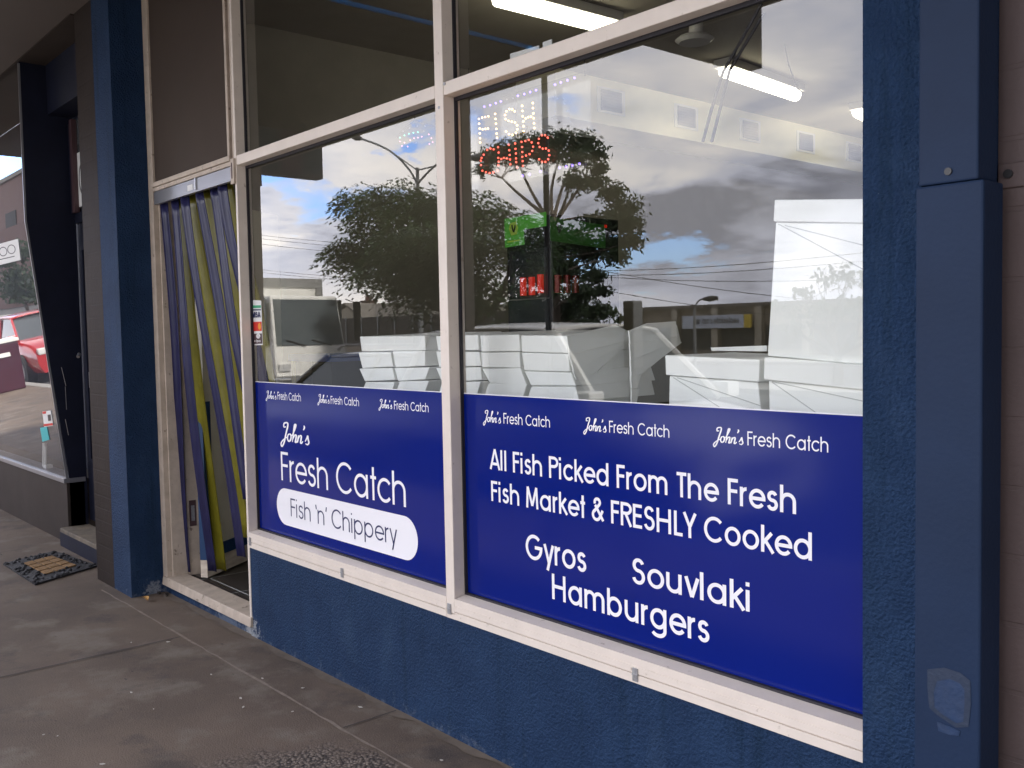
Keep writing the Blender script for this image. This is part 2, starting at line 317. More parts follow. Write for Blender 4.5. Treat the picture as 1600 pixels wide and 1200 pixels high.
MT['asphalt'] = mat('asphalt', (.06, .06, .062), .85, var=.15, vscale=2, bump=.5, bscale=90)
MT['kerb'] = mat('kerb stone', (.28, .27, .25), .8, var=.1); MT['ground'] = mat('far ground', (.12, .12, .10), .9, var=.15, vscale=.3)
MT['line'] = mat('road paint', (.7, .7, .68), .7)
MT['bark'] = mat('bark', (.10, .08, .065), .85, var=.25, vscale=6, bump=.6, bscale=14, bdist=.03)
MT['bark_pale'] = mat('pale eucalypt bark', (.24, .19, .15), .8, var=.25, vscale=3)
MT['leaf1'] = leaf_mat('feathery foliage', (.050, .090, .028), (.026, .050, .018)); MT['leaf2'] = leaf_mat('eucalypt foliage', (.046, .070, .036), (.026, .042, .024)); MT['leaf3'] = leaf_mat('hedge foliage', (.06, .085, .03), (.03, .05, .02))
MT['roof'] = mat('grey tiled roof', (.20, .18, .155), .8, var=.12, vscale=4); MT['cream_wall'] = mat('pale weatherboard', (.50, .45, .36), .7, var=.05)
MT['red_brick'] = brick(mat('red brick', (.13, .055, .042), .8, var=.15, vscale=4), 1.0, mortar=(.16, .13, .115), strength=.2)
MT['fence_dark'] = mat('dark fence boards', (.040, .033, .030), .8, var=.2, vscale=6); MT['galv'] = mat('galvanised steel', (.26, .27, .28), .5, metal=.3)
MT['car_silver'] = mat('silver car paint', (.32, .32, .31), .3, metal=.6, coat=.5); MT['car_white'] = mat('white car paint', (.74, .74, .72), .3, coat=.5); MT['car_red'] = mat('red car paint', (.42, .015, .02), .25, coat=.8)
MT['car_glass'] = mat('dark car glass', (.055, .065, .07), .05, spec=.8); MT['screen_glass'] = mat('sky-toned truck windscreen', (.11, .13, .14), .06, spec=.8); MT['tyre'] = mat('tyre rubber', (.02, .02, .02), .8); MT['lamp_glass'] = mat('headlamp glass', (.7, .7, .68), .1, spec=.8); MT['lamp_red'] = mat('tail lamp', (.3, .01, .01), .2)  # screen_glass has the sky reflection put into a lighter base colour
MT['truck_box'] = mat('white truck body', (.88, .87, .82), .5, var=.04); MT['truck_trim'] = mat('grey truck trim', (.30, .30, .29), .5); MT['plate_y'] = mat('number plate', (.75, .62, .1), .5); MT['orange'] = mat('orange lens', (.7, .2, .03), .3)
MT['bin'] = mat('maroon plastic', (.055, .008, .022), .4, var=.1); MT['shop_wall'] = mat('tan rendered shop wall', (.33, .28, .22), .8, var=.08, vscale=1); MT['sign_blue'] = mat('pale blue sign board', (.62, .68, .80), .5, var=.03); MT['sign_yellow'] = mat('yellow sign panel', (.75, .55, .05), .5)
MT['sign_grey'] = mat('grey sign face', (.17, .15, .175), .5, var=.08, vscale=1.5); MT['sign_stripe'] = mat('mauve sign stripe', (.22, .15, .18), .5); MT['sign_stripe2'] = mat('slate sign stripe', (.10, .13, .16), .5); MT['sign_text'] = mat('grey sign lettering', (.30, .28, .29), .5)
sk = mat('blue polycarbonate strip', (.05, .33, .75), .4); N, L, b = nodes(sk); tr = N.new('ShaderNodeBsdfTranslucent'); tr.inputs[0].default_value = (.12, .60, 1.0, 1); mxx = N.new('ShaderNodeMixShader'); mxx.inputs[0].default_value = .9
L.new(b.outputs[0], mxx.inputs[1]); L.new(tr.outputs[0], mxx.inputs[2]); L.new(mxx.outputs[0], N['Material Output'].inputs[0]); MT['skylight'] = sk

# ------------------------------------------------------------------ mesh builder
class MB:
    def __init__(s): s.v = []; s.f = []; s.mi = []; s.cur = 0
    def face(s, pts, mi=None):
        i = len(s.v); s.v += [tuple(p) for p in pts]; s.f.append(tuple(range(i, i + len(pts)))); s.mi.append(s.cur if mi is None else mi); return s
    def grid(s, rows, close_u=False, close_v=False):
        i = len(s.v); n = len(rows[0])
        for r in rows: s.v += [tuple(p) for p in r]
        for a in range(len(rows) - (0 if close_v else 1)):
            for b in range(n - (0 if close_u else 1)):
                a2 = (a + 1) % len(rows); b2 = (b + 1) % n
                s.f.append((i + a * n + b, i + a * n + b2, i + a2 * n + b2, i + a2 * n + b)); s.mi.append(s.cur)
        return s
    def hexa(s, c):
        """8 corners: bottom ring then top ring"""
        i = len(s.v); s.v += [tuple(p) for p in c]
        for q in ((3, 2, 1, 0), (4, 5, 6, 7), (0, 1, 5, 4), (1, 2, 6, 5), (2, 3, 7, 6), (3, 0, 4, 7)):
            s.f.append(tuple(i + k for k in q)); s.mi.append(s.cur)
        return s
    def box(s, x0, x1, y0, y1, z0, z1):
        return s.hexa([(x0, y0, z0), (x1, y0, z0), (x1, y1, z0), (x0, y1, z0), (x0, y0, z1), (x1, y0, z1), (x1, y1, z1), (x0, y1, z1)])
    def prism(s, poly, d):
        """a flat polygon pushed along d"""
        d = Vector(d); a = [Vector(p) for p in poly]; bk = [p + d for p in a]; n = len(a)
        i = len(s.v); s.v += [tuple(p) for p in a + bk]
        s.f.append(tuple(i + k for k in range(n))); s.f.append(tuple(i + n + k for k in reversed(range(n)))); s.mi += [s.cur] * 2
        for k in range(n):
            s.f.append((i + k, i + n + k, i + n + (k + 1) % n, i + (k + 1) % n)); s.mi.append(s.cur)
        return s
    def tube(s, pts, r, n=8, cap=True):
        pts = [Vector(p) for p in pts]; rs = r if isinstance(r, (list, tuple)) else [r] * len(pts); rows = []
        for k, p in enumerate(pts):
            t = (pts[min(k + 1, len(pts) - 1)] - pts[max(k - 1, 0)]).normalized()
            a = t.cross(Vector((0, 0, 1)));
            if a.length < .05: a = t.cross(Vector((1, 0, 0)))
            a.normalize(); b_ = t.cross(a)
            rows.append([p + (a * math.cos(2 * math.pi * j / n) + b_ * math.sin(2 * math.pi * j / n)) * rs[k] for j in range(n)])
        s.grid(rows, close_u=True)
        if cap: s.face(list(reversed(rows[0]))); s.face(rows[-1])
        return s
    def disc(s, c, r, axis='y', n=16, t=.01):
        c = Vector(c); ax = {'x': Vector((1, 0, 0)), 'y': Vector((0, 1, 0)), 'z': Vector((0, 0, 1))}[axis]
        return s.tube([c - ax * t / 2, c + ax * t / 2], r, n)
    def dome(s, c, r, n=6):
        c = Vector(c); rows = []
        for k in range(n // 2 + 1):
            a = math.pi * k / (n // 2) - math.pi / 2
            rows.append([c + Vector((math.cos(a) * math.cos(2 * math.pi * j / n), math.cos(a) * math.sin(2 * math.pi * j / n), math.sin(a))) * r for j in range(n)])
        return s.grid(rows, close_u=True)
    def build(s, name, mats, parent=None, bevel=0.0, smooth=False):
        me = bpy.data.meshes.new(name); me.from_pydata([tuple(v) for v in s.v], [], s.f)
        if not isinstance(mats, (list, tuple)): mats = [mats]
        for m in mats: me.materials.append(MT[m] if isinstance(m, str) else m)
        for p, i in zip(me.polygons, s.mi): p.material_index = i; p.use_smooth = smooth
        me.update()
        o = bpy.data.objects.new(name, me); col.objects.link(o)
        if parent is not None:
            o.parent = parent; bpy.context.view_layer.update() if False else None
            pm = Matrix.Translation(-wloc(parent)) if True else None
            me.transform(pm)
        if bevel:
            bm_ = o.modifiers.new('bevel', 'BEVEL'); bm_.width = bevel; bm_.segments = 2; bm_.limit_method = 'ANGLE'; bm_.angle_limit = R(40)
        return o
def wloc(o):
    v = Vector((0, 0, 0))
    while o is not None: v = v + Vector(o.location); o = o.parent
    return v
def tag(o, label=None, cat=None, group=None, kind=None):
    if label: o['label'] = label
    if cat: o['category'] = cat
    if group: o['group'] = group
    if kind: o['kind'] = kind
    return o
def thing(name, label, cat, loc=(0, 0, 0), group=None):
    o = bpy.data.objects.new(name, None); o.empty_display_size = .1; col.objects.link(o); o.location = loc
    return tag(o, label, cat, group)
def copy_thing(o, loc, label, group=None):
    c = o.copy(); col.objects.link(c); c.location = loc
    if label: c['label'] = label
    if group: c['group'] = group
    def kids(a, b):
        for ch in list(a.children):
            k = ch.copy(); col.objects.link(k); k.parent = b; kids(ch, k)
    kids(o, c); return c

# ------------------------------------------------------------------ a monoline geometric alphabet, drawn as strokes
def arc(cx, cy, rx, ry, a0, a1, n=22):
    return [(cx + rx * math.cos(R(a0 + (a1 - a0) * k / n)), cy + ry * math.sin(R(a0 + (a1 - a0) * k / n))) for k in range(n + 1)]
def glyph(ch, w):
    """-> strokes (centre lines, capital height 1) and advance"""
    h = w / 2; x = .735; S = .085
    def ring(x0, wd, y0=0.0, y1=x): return arc(x0 + wd / 2, (y0 + y1) / 2, wd / 2 - h, (y1 - y0) / 2 - h, 0, 360, 36)
    bw = .70
    def scurve(wd, y0, y1):
        H = y1 - y0; r1 = (H - w) * .235; r2 = (H - w) * .265; cx = wd / 2; rx = wd / 2 - h
        c1 = y1 - h - r1; c2 = y0 + h + r2
        return arc(cx, c1, rx * .88, r1, 20, 270, 18) + arc(cx, c2, rx, r2, 90, -165, 18)[1:]
    if ch == ' ': return [], .34
    if ch in 'lI': return [[(h, 0), (h, 1)]], w + S * 1.7
    if ch == 'i': return [[(h, 0), (h, x)], [(h, 1 - w * 1.05), (h, 1)]], w + S * 1.7
    if ch in 'hn':
        r = .255
        return [[(h, 0), (h, 1 if ch == 'h' else x)], [(h, x - h - r)] + arc(h + r, x - h - r, r, r, 180, 0) + [(h + 2 * r, 0)]], 2 * r + w + S * 1.5
    if ch == 'm':
        r = .215
        return [[(h, 0), (h, x)], [(h, x - h - r)] + arc(h + r, x - h - r, r, r, 180, 0) + [(h + 2 * r, 0)], arc(h + 3 * r, x - h - r, r, r, 180, 0) + [(h + 4 * r, 0)]], 4 * r + w + S * 1.5
    if ch == 'u':
        r = .245
        return [[(h, x), (h, h + r)] + arc(h + r, h + r, r, r, 180, 360), [(h + 2 * r, x), (h + 2 * r, 0)]], 2 * r + w + S * 1.5
    if ch == 'r':
        r = .22; return [[(h, 0), (h, x)], [(h, x - h - r)] + arc(h + r, x - h - r, r, r, 180, 88)], r + w + .045
    if ch == 'o': return [ring(0, bw)], bw + S
    if ch == 'c': return [arc(bw / 2, x / 2, bw / 2 - h, x / 2 - h, 40, 320, 34)], bw * .92 + S * .7
    if ch == 'e': return [[(h * 1.2, x / 2), (bw - h, x / 2)], [(bw - h, x / 2 - h)] + arc(bw / 2, x / 2, bw / 2 - h, x / 2 - h, 0, 322, 34)], bw + S * .7
    if ch in 'adgqbp':
        ri = bw - h; st = {'a': (0, x), 'd': (0, 1), 'g': None, 'q': (-.27, x), 'b': (0, 1), 'p': (-.27, x)}[ch]
        if ch == 'g': return [ring(0, bw), [(ri, x), (ri, -.03)] + arc(bw / 2, -.03, bw / 2 - h, .20, 0, -150, 20)], bw + S * 1.5
        sx_ = h if ch in 'bp' else ri
        return [ring(0, bw), [(sx_, st[0]), (sx_, st[1])]], bw + S * 1.5
    if ch == 's': return [scurve(.46, 0, x)], .46 + S
    if ch == 'S': return [scurve(.56, 0, 1)], .56 + S * 1.2
    if ch == 'k': return [[(h, 0), (h, 1)], [(h + .02, x * .46), (.44, x)], [(h + .12, x * .57), (.50, 0)]], .50 + S * .8
    if ch == 'v': return [[(.04, x), (.27, 0.02)], [(.50, x), (.27, 0.02)]], .54 + S * .5
    if ch == 'y': return [[(.04, x), (.27, 0.03)], [(.50, x), (.19, -.27)]], .54 + S * .5
    if ch == 't': return [[(.14, 0), (.14, 1)], [(0, x - h), (.28, x - h)]], .28 + S * .7
    if ch == 'A': return [[(.04, 0), (.37, 1)], [(.70, 0), (.37, 1)], [(.15, .28), (.59, .28)]], .74 + S * .6
    if ch == 'F': return [[(h, 0), (h, 1)], [(h, 1 - h), (.46, 1 - h)], [(h, .53), (.43, .53)]], .46 + S
    if ch == 'E': return [[(h, 0), (h, 1)], [(h, 1 - h), (.48, 1 - h)], [(h, .53), (.46, .53)], [(h, h), (.48, h)]], .48 + S * 1.2
    if ch == 'L': return [[(h, 1), (h, 0)], [(h, h), (.42, h)]], .42 + S * .6
    if ch == 'H': return [[(h, 0), (h, 1)], [(.66, 0), (.66, 1)], [(h, .52), (.66, .52)]], .66 + h + S * 1.7
    if ch == 'P': return [[(h, 0), (h, 1)], [(h, 1 - h), (.30, 1 - h)] + arc(.30, .735, .24, .265 - h, 90, -90, 18) + [(h, .47 + h)]], .56 + S
    if ch == 'R': return [[(h, 0), (h, 1)], [(h, 1 - h), (.30, 1 - h)] + arc(.30, .735, .24, .265 - h, 90, -90, 18) + [(h, .47 + h)], [(.28, .5), (.55, 0)]], .58 + S
    if ch == 'T': return [[(.24, 0), (.24, 1)], [(0, 1 - h), (.48, 1 - h)]], .48 + S * .8
    if ch == 'M': return [[(h + .01, 0), (.13, 1)], [(.13, 1), (.42, .12)], [(.42, .12), (.71, 1)], [(.71, 1), (.83 - h, 0)]], .83 + S * 1.4
    if ch == 'Y': return [[(.03, 1), (.30, .44)], [(.57, 1), (.30, .44)], [(.30, .46), (.30, 0)]], .60 + S * .4
    if ch == 'V': return [[(.03, 1), (.30, .02)], [(.57, 1), (.30, .02)]], .60 + S * .4
    if ch == 'C': return [arc(.47, .5, .47 - h, .5 - h, 42, 318, 40)], .86 + S
    if ch == 'O': return [arc(.47, .5, .47 - h, .5 - h, 0, 360, 40)], .94 + S
    if ch == 'N': return [[(h, 0), (h, 1)], [(h, 1), (.6, 0)], [(.6, 0), (.6, 1)]], .6 + h + S * 1.5
    if ch == 'G': return [arc(.47, .5, .47 - h, .5 - h, 45, 360, 40) + [(.94 - h, .5 + h)], [(.94 - h, .5), (.52, .5)]], .94 + S
    if ch == '&': return [[(.66, .02), (.20, .68)], arc(.32, .80, .15, .15 , 205, -30, 16) + [(.16, .42)] + arc(.27, .25, .21, .21, 125, 330, 16) + [(.63, .47)]], .68 + S
    if ch == "'": return [[(h + .05, .98), (h, .74)]], w + S * 1.2
    if ch == '`': return [[(h, .98), (h + .05, .74)]], w + S * 1.2
    if ch == '.': return [[(h, 0), (h, w)]], w + S * 1.5
    return [], .4
def ribbon(mb, pts, ws, put, off):
    """a stroke of given widths -> quads; put maps (x, y, off) to 3-D"""
    n = len(pts); closed = (abs(pts[0][0] - pts[-1][0]) + abs(pts[0][1] - pts[-1][1])) < 1e-6
    Lp, Rp = [], []
    for k in range(n):
        a = pts[k - 1] if k > 0 else (pts[-2] if closed else pts[0]); c = pts[k + 1] if k < n - 1 else (pts[1] if closed else pts[-1]); p = pts[k]
        d1 = Vector((p[0] - a[0], p[1] - a[1])); d2 = Vector((c[0] - p[0], c[1] - p[1]))
        if d1.length < 1e-9: d1 = d2
        if d2.length < 1e-9: d2 = d1
        d1.normalize(); d2.normalize(); t = d1 + d2
        if t.length < .2: t = d2.copy()
        t.normalize(); nn = Vector((-t.y, t.x)); k_ = max(.55, nn.dot(Vector((-d1.y, d1.x)))); hw = (ws[k] if isinstance(ws, list) else ws) / 2 / k_
        of_ = off + k * 4e-6; Lp.append(put(p[0] + nn.x * hw, p[1] + nn.y * hw, of_)); Rp.append(put(p[0] - nn.x * hw, p[1] - nn.y * hw, of_))
    mb.grid([Rp, Lp])
def text_width(s, w, track=0.0): return sum(glyph(c, w)[1] + track for c in s) - track
def write(mb, s, w, x0, z0, cap, xs, put3, track=0.0):
    """put3(x, z, lift)"""
    x = 0.0; k = 0
    for c in s:
        st, adv = glyph(c, w)
        for q in st:
            k += 1; lift = .0003 + .00007 * (k % 5)
            ribbon(mb, q, w, lambda a, b_, o, X=x: put3(x0 + (X + a) * cap * xs, z0 + b_ * cap, o), lift)
        x += adv + track
def crom(pts, n=7):
    out_ = []
    for i in range(len(pts) - 1):
        p0 = pts[max(i - 1, 0)]; p1 = pts[i]; p2 = pts[i + 1]; p3 = pts[min(i + 2, len(pts) - 1)]
        for k in range(n):
            t = k / n
            out_.append(tuple(.5 * (2 * p1[j] + (p2[j] - p0[j]) * t + (2 * p0[j] - 5 * p1[j] + 4 * p2[j] - p3[j]) * t * t + (3 * p1[j] - p0[j] - 3 * p2[j] + p3[j]) * t ** 3) for j in range(2)))
    out_.append(tuple(pts[-1])); return out_
JOHN = [  # brush script, slanted, height about 1
    [(.30, .80), (.18, .78), (.20, .97), (.40, 1.02), (.42, .85), (.30, .45), (.16, -.05), (.02, -.28), (-.03, -.12), (.14, .10), (.36, .26)],
    [(.55, .44), (.44, .40), (.38, .20), (.44, .06), (.56, .12), (.61, .32), (.56, .44), (.66, .36)],
    [(.66, .36), (.84, .70), (.92, .95), (.84, .94), (.76, .55), (.68, .04)],
    [(.71, .18), (.82, .40), (.92, .42), (.90, .24), (.86, .06), (.94, .08), (1.02, .22)],
    [(1.06, .44), (1.02, .22), (.98, .04)], [(1.01, .18), (1.12, .40), (1.22, .42), (1.20, .24), (1.17, .06), (1.24, .06), (1.31, .16)],
    [(1.40, .98), (1.42, .88), (1.36, .74)],
    [(1.44, .16), (1.54, .34), (1.60, .46), (1.62, .30), (1.66, .14), (1.58, .02), (1.46, .06)]]
def script_johns(mb, x0, z0, s, xs, put3):
    for k, q in enumerate(JOHN):
        pts = crom(q); n = len(pts)
        ws = [(.036 + .052 * max(0.0, math.sin(math.pi * min(1, i / (n - 1) * .96 + .02))) ** .6) for i in range(n)]
        ribbon(mb, pts, ws, lambda a, b_, o: put3(x0 + a * s * xs, z0 + b_ * s, o), .0003 + .00007 * (k % 5))

# ================================================================== GROUND AND STREET
o = MB().box(-60, 40, -3.0, 0.6, -.30, 0.0).build('footpath', 'footpath'); tag(o, kind='structure')
g2 = MB(); g2.box(-60, 40, -3.18, -3.0, -.30, .004); o = g2.build('kerb', 'kerb'); tag(o, kind='structure')
o = MB().face([(-150, -34, -.13), (80, -34, -.13), (80, -3.1, -.13), (-150, -3.1, -.13)]).build('road', 'asphalt'); tag(o, kind='structure')
o = MB().face([(-900, -900, -.20), (900, -900, -.20), (900, 900, -.20), (-900, 900, -.20)]).build('ground', 'ground'); tag(o, kind='structure')
ml = MB()
for k in range(18): ml.face([(-80 + k * 6, -10.1, -.126), (-77 + k * 6, -10.1, -.126), (-77 + k * 6, -9.98, -.126), (-80 + k * 6, -9.98, -.126)])
o = ml.build('road_markings', 'line'); tag(o, kind='structure')
o = MB().box(-150, 80, -19.5, -17.5, -.19, .0).build('median', 'kerb'); tag(o, kind='structure')
o = MB().box(-150, 80, -38, -34, -.19, .01).build('far_footpath', 'kerb'); tag(o, kind='structure')
# joints, dusty edge and aggregate patch of the footpath, thin sheets
def wavy(x0, x1, yc, hw, z, n, amp, seed):
    r_ = random.Random(seed); up, dn = [], []
    for k in range(n + 1):
        x = x0 + (x1 - x0) * k / n; a = yc + r_.uniform(-amp, amp); b_ = hw * r_.uniform(.55, 1.3)
        up.append((x, a + b_, z)); dn.append((x, a - b_, z))
    return MB().grid([dn, up])
o = wavy(-5.75, 3.0, -.25, .0055, .004, 110, .004, 3).build('footpath_joint', 'joint'); tag(o, kind='structure')
jm = MB()
for (xa, ya, xb, yb, hw) in ((-4.55, -.26, -4.55, -3.0, .004), (-3.05, -.005, -3.05, -.24, .003), (-9.0, -.5, -7.2, -.45, .004), (-7.3, -.3, -7.3, -3.0, .004)):
    d = Vector((xb - xa, yb - ya, 0)).normalized(); nn = Vector((-d.y, d.x, 0)) * hw
    a = Vector((xa, ya, .004)); b_ = Vector((xb, yb, .004)); jm.face([a - nn, b_ - nn, b_ + nn, a + nn])
o = jm.build('footpath_joint', 'joint_dark'); tag(o, kind='structure')
def blob_sheet(cx, cy, poly, z, jit, seed, sub=9):
    r_ = random.Random(seed); pts = []
    for i in range(len(poly)):
        a = poly[i]; b_ = poly[(i + 1) % len(poly)]
        for k in range(sub): t = k / sub; pts.append((a[0] + (b_[0] - a[0]) * t + r_.uniform(-jit, jit), a[1] + (b_[1] - a[1]) * t + r_.uniform(-jit, jit), z))
    return MB().face(pts)
dm = MB()
r_ = random.Random(11); dn, up = [], []
for k in range(90):
    x = -5.4 + 4.4 * k / 89; dn.append((x, -.018 - .022 * r_.random() - .012 * math.sin(k * .7), .0035)); up.append((x, .02, .0035))
dm.grid([dn, up]); o = dm.build('footpath_dust', 'dust'); tag(o, kind='structure')

# ================================================================== THE SHOP
shop = thing('fish_shop', 'blue and cream shopfront with dark blue lettered film across its two big windows', 'shop', (-3.2, 0, 0))
ZT0, ZT1, ZSB, ZST, ZF = 2.276, 2.321, .441, .516, 1.2425
XJ0, XJ1, XM0, XM1, XR = -4.325, -4.306, -2.716, -2.667, -1.098
SOF = 3.40
# base wall under the windows and under the door
m = MB(); m.box(XJ0 + .004, XR + .05, .004, .16, -.1, ZSB + .004); m.box(-5.44, XJ0 + .002, .012, .16, -.1, .048)
m.build('base_wall', 'blue', shop)
# right pilaster, roughcast
m = MB(); m.box(XR, -.823, -.03, .40, -.1, 4.2); m.build('pilaster', 'blue', shop)
# downpipe cover: two lengths with a joint
dp = MB(); zj = P(1480, 287, -.12).z
xl = P(1434, 500, -.12).x; xr_ = P(1527, 500, -.12).x
dp.box(xl, xr_, -.12, -.032, zj + .0015, 4.2); dpo = dp.build('downpipe_cover', 'blue_smooth', shop, bevel=.004)
dp = MB(); dp.box(xl - .004, xr_ + .012, -.124, -.032, -.02, zj); dpo2 = dp.build('downpipe_cover', 'blue_smooth', shop, bevel=.005)
sw = MB(); c = P(1482, 268, -.12); sw.tube([(c.x, -.1235, c.z), (c.x, -.119, c.z)], .0075, 12); sw.build('screw', 'black', dpo)
# patched scuff at its foot
def front_poly(mb, px, y, d=.0015): mb.prism([P(u, v, y) for (u, v) in px], (0, d, 0))
pm_ = MB()
ring_o = [(1449, 1046), (1475, 1043), (1500, 1051), (1516, 1064), (1517, 1100), (1513, 1136), (1494, 1137), (1464, 1117), (1452, 1106), (1449, 1075)]
ring_i = [(1464, 1064), (1484, 1061), (1500, 1068), (1507, 1078), (1507, 1100), (1505, 1128), (1494, 1130), (1472, 1116), (1460, 1105), (1459, 1080)]
ra = [P(u, v, -.1255) for u, v in ring_o]; rb = [P(u, v, -.1262) for u, v in ring_i]
pm_.grid([ra, rb], close_u=True); pm_.build('scuff_patch', 'blue_scuff', dpo2)
pm_ = MB(); front_poly(pm_, ring_i, -.1256, .0012); front_poly(pm_, [(1464, 1128), (1482, 1134), (1500, 1143), (1498, 1150), (1482, 1148), (1466, 1142)], -.1257, .0012); pm_.build('repainted_patch', 'blue_patch', dpo2)
# window frame: sill, mullion, transoms, jambs
fr = MB()
fr.box(XM0, XM1, 0, .075, ZSB + .02, SOF - .002)
fr.build('mullion', 'cream', shop, bevel=.0025)
for a, b_ in ((XJ1, XM0), (XM1, XR)):
    t = MB(); t.box(a + .001, b_ - .001, .001, .075, ZT0, ZT1); t.build('transom', 'cream', shop, bevel=.0025)
t = MB(); t.box(XJ0, XJ1, 0, .075, .062, SOF - .002); t.build('jamb', 'cream', shop, bevel=.002)
t = MB(); t.box(XJ1 - .1 + .101, XR, 0, .075, 3.375, SOF); t.build('head_rail', 'cream', shop)
def sill(x0, x1):
    s_ = MB(); y0 = 0.0
    prof = [(.004, ZSB), (0, ZSB + .001), (0, ZSB + .026), (.006, ZSB + .0265), (.006, ZSB + .0290), (0, ZSB + .0295), (0, ZSB + .050), (.0015, ZSB + .0508), (.0015, ZSB + .0522), (0, ZSB + .053), (0, ZST), (.045, ZST + .008), (.075, ZST + .008), (.075, ZSB)]
    s_.grid([[(x0, a, z) for a, z in prof], [(x1, a, z) for a, z in prof]], close_u=True)
    s_.face([(x0, a, z) for a, z in reversed(prof)]); s_.face([(x1, a, z) for a, z in prof])
    return s_.build('sill', 'cream', shop)
s1 = sill(XJ1 + .001, XM0 - .001); s2 = sill(XM1 + .001, XR - .001)
t = MB(); t.box(XM0, XM1, .001, .075, ZSB, ZSB + .0185); t.build('sill_joint', 'cream', shop)
for (u, v, pr) in ((391, 846, s1), (535, 895, s1), (702.5, 951, s2), (993, 1054, s2)):
    c = P(u, v, 0); t = MB(); t.box(c.x - .010, c.x + .010, -.0035, .003, c.z - .019, c.z + .019)
    t.box(c.x - .011, c.x + .011, -.005, -.0034, c.z - .0025, c.z + .0025); t.build('sill_clip', 'clip', pr, bevel=.001)
for (u, v) in ((694.5, 131), (686, 168)):
    c = P(u, v, 0); sd_ = MB(); sd_.disc((c.x, -.0005, c.z), .0055, 'y', 12, .002); sd_.build('screw', 'clip', shop)
# gaskets
gk = MB()
for (a, b_, z0, z1) in ((XJ1, XM0, ZST + .008, ZT0), (XM1, XR, ZST + .008, ZT0), (XJ1, XM0, ZT1, 3.375), (XM1, XR, ZT1, 3.375)):
    gk.box(a, a + .006, .046, .059, z0, z1); gk.box(b_ - .006, b_, .046, .059, z0, z1)
    gk.box(a + .006, b_ - .006, .046, .059, z0, z0 + .007); gk.box(a + .006, b_ - .006, .046, .059, z1 - .012, z1)
gk.build('gasket', 'gasket', shop)
# panes: a reflecting outer face, a clear back
def pane(a, b_, z0, z1):
    g = MB(); g.cur = 0; g.face([(a, GY, z0), (b_, GY, z0), (b_, GY, z1), (a, GY, z1)])
    g.cur = 1; g.face([(b_, GY + .006, z0), (a, GY + .006, z0), (a, GY + .006, z1), (b_, GY + .006, z1)])
    return g.build('window_pane', ['glass', 'clear'], shop)
panes = [pane(XJ1, XM0, ZST + .004, ZT0 + .003), pane(XM1, XR, ZST + .004, ZT0 + .003), pane(XJ1, XM0, ZT1 - .003, 3.38), pane(XM1, XR, ZT1 - .003, 3.38)]
# blue film with white lettering
FY = .0575
films = []
for (a, b_) in ((XJ1 + .002, XM0 - .002), (XM1 + .002, XR - .001)):
    f_ = MB(); f_.box(a, b_, FY, GY - .0004, ZST + .006, ZF); films.append(f_.build('window_film', 'film', shop))
    f_ = MB(); f_.box(a, b_, FY + .0004, GY - .0004, ZF + .0001, ZF + .003); f_.build('film_edge', 'vinyl', films[-1])
def put(x, z, o_): return (x, FY - o_, z)
def line_of(film, s, wt, uL, vT, vB, uR, vRB, name='lettering', m='vinyl', lift=0.0, john=False):
    A = P(uL, vB, FY); T = P(uL, vT, FY); B = P(uR, vRB, FY); cap = T.z - A.z; z0 = (A.z + B.z) / 2
    mb = MB(); tw = text_width(s, wt) ; xs = (B.x - A.x) / (tw * cap)
    write(mb, s, wt, A.x, z0, cap, xs, (lambda x, z, o_: (x, FY - o_ - lift, z)))
    return mb.build(name, m, film)
def johns(film, uL, vT, vB, uR, vRB):
    A = P(uL, vB, FY); T = P(uL, vT, FY); B = P(uR, vRB, FY); s = (T.z - A.z); xs = (B.x - A.x) / (1.70 * s)
    mb = MB(); script_johns(mb, A.x, (A.z + B.z) / 2, s, xs, put); mb.build('script_lettering', 'vinyl', film)
FL, FR = films
for (f_, a, b_) in ((FL, (416, 611, 623, 432, 624), (434, 612.5, 624.5, 471, 627)), (FL, (497, 616.5, 629.5, 515, 630.5), (517, 618.5, 631, 562, 635)), (FL, (592.5, 624, 637.5, 613, 639), (616, 626.5, 640, 671, 644)),
                    (FR, (756, 642, 660, 783, 661), (787, 645.5, 662, 861, 668)), (FR, (913, 653.5, 673.5, 948, 675), (952, 657.5, 676, 1048, 684)), (FR, (1116, 669, 692.5, 1162, 694), (1168, 675, 697, 1297, 706))):
    johns(f_, *a); line_of(f_, 'Fresh Catch', .105, *b_)
johns(FL, 440, 661, 690, 484, 695)
line_of(FL, 'Fresh Catch', .095, 440, 706, 750.5, 639, 793)
A = P(433, 794, FY); B = P(653, 845, FY); tl = P(470, 766.5, FY).z; bl = P(470, 825, FY).z
tr_ = P(620, 806, FY).z; br_ = P(620, 873, FY).z; zt_ = (tl + tr_) / 2; zb_ = (bl + br_) / 2; rr_ = (zt_ - zb_) / 2
pl = MB(); zc = (zt_ + zb_) / 2
outl = [(B.x - rr_ + rr_ * math.cos(R(t)), zc + rr_ * math.sin(R(t))) for t in range(-90, 91, 10)] + [(A.x + rr_ + rr_ * math.cos(R(t)), zc + rr_ * math.sin(R(t))) for t in range(90, 271, 10)]
pl.prism([(x, FY - .0006, z) for x, z in outl], (0, .0004, 0)); pl.build('label_pill', 'vinyl', FL)
line_of(FL, "Fish `n' Chippery", .085, 455, 780.5, 808.5, 622, 850, m='film_text', lift=.0008)
line_of(FR, 'All Fish Picked From The Fresh', .135, 766, 703.5, 735, 1249, 801)
line_of(FR, 'Fish Market & FRESHLY Cooked', .135, 768, 754, 785.5, 1274, 873)
line_of(FR, 'Gyros', .135, 822, 837, 876, 919, 891.5)
line_of(FR, 'Souvlaki', .135, 988, 871, 911.5, 1178, 957)
line_of(FR, 'Hamburgers', .135, 863, 898.5, 938, 1112, 1004)
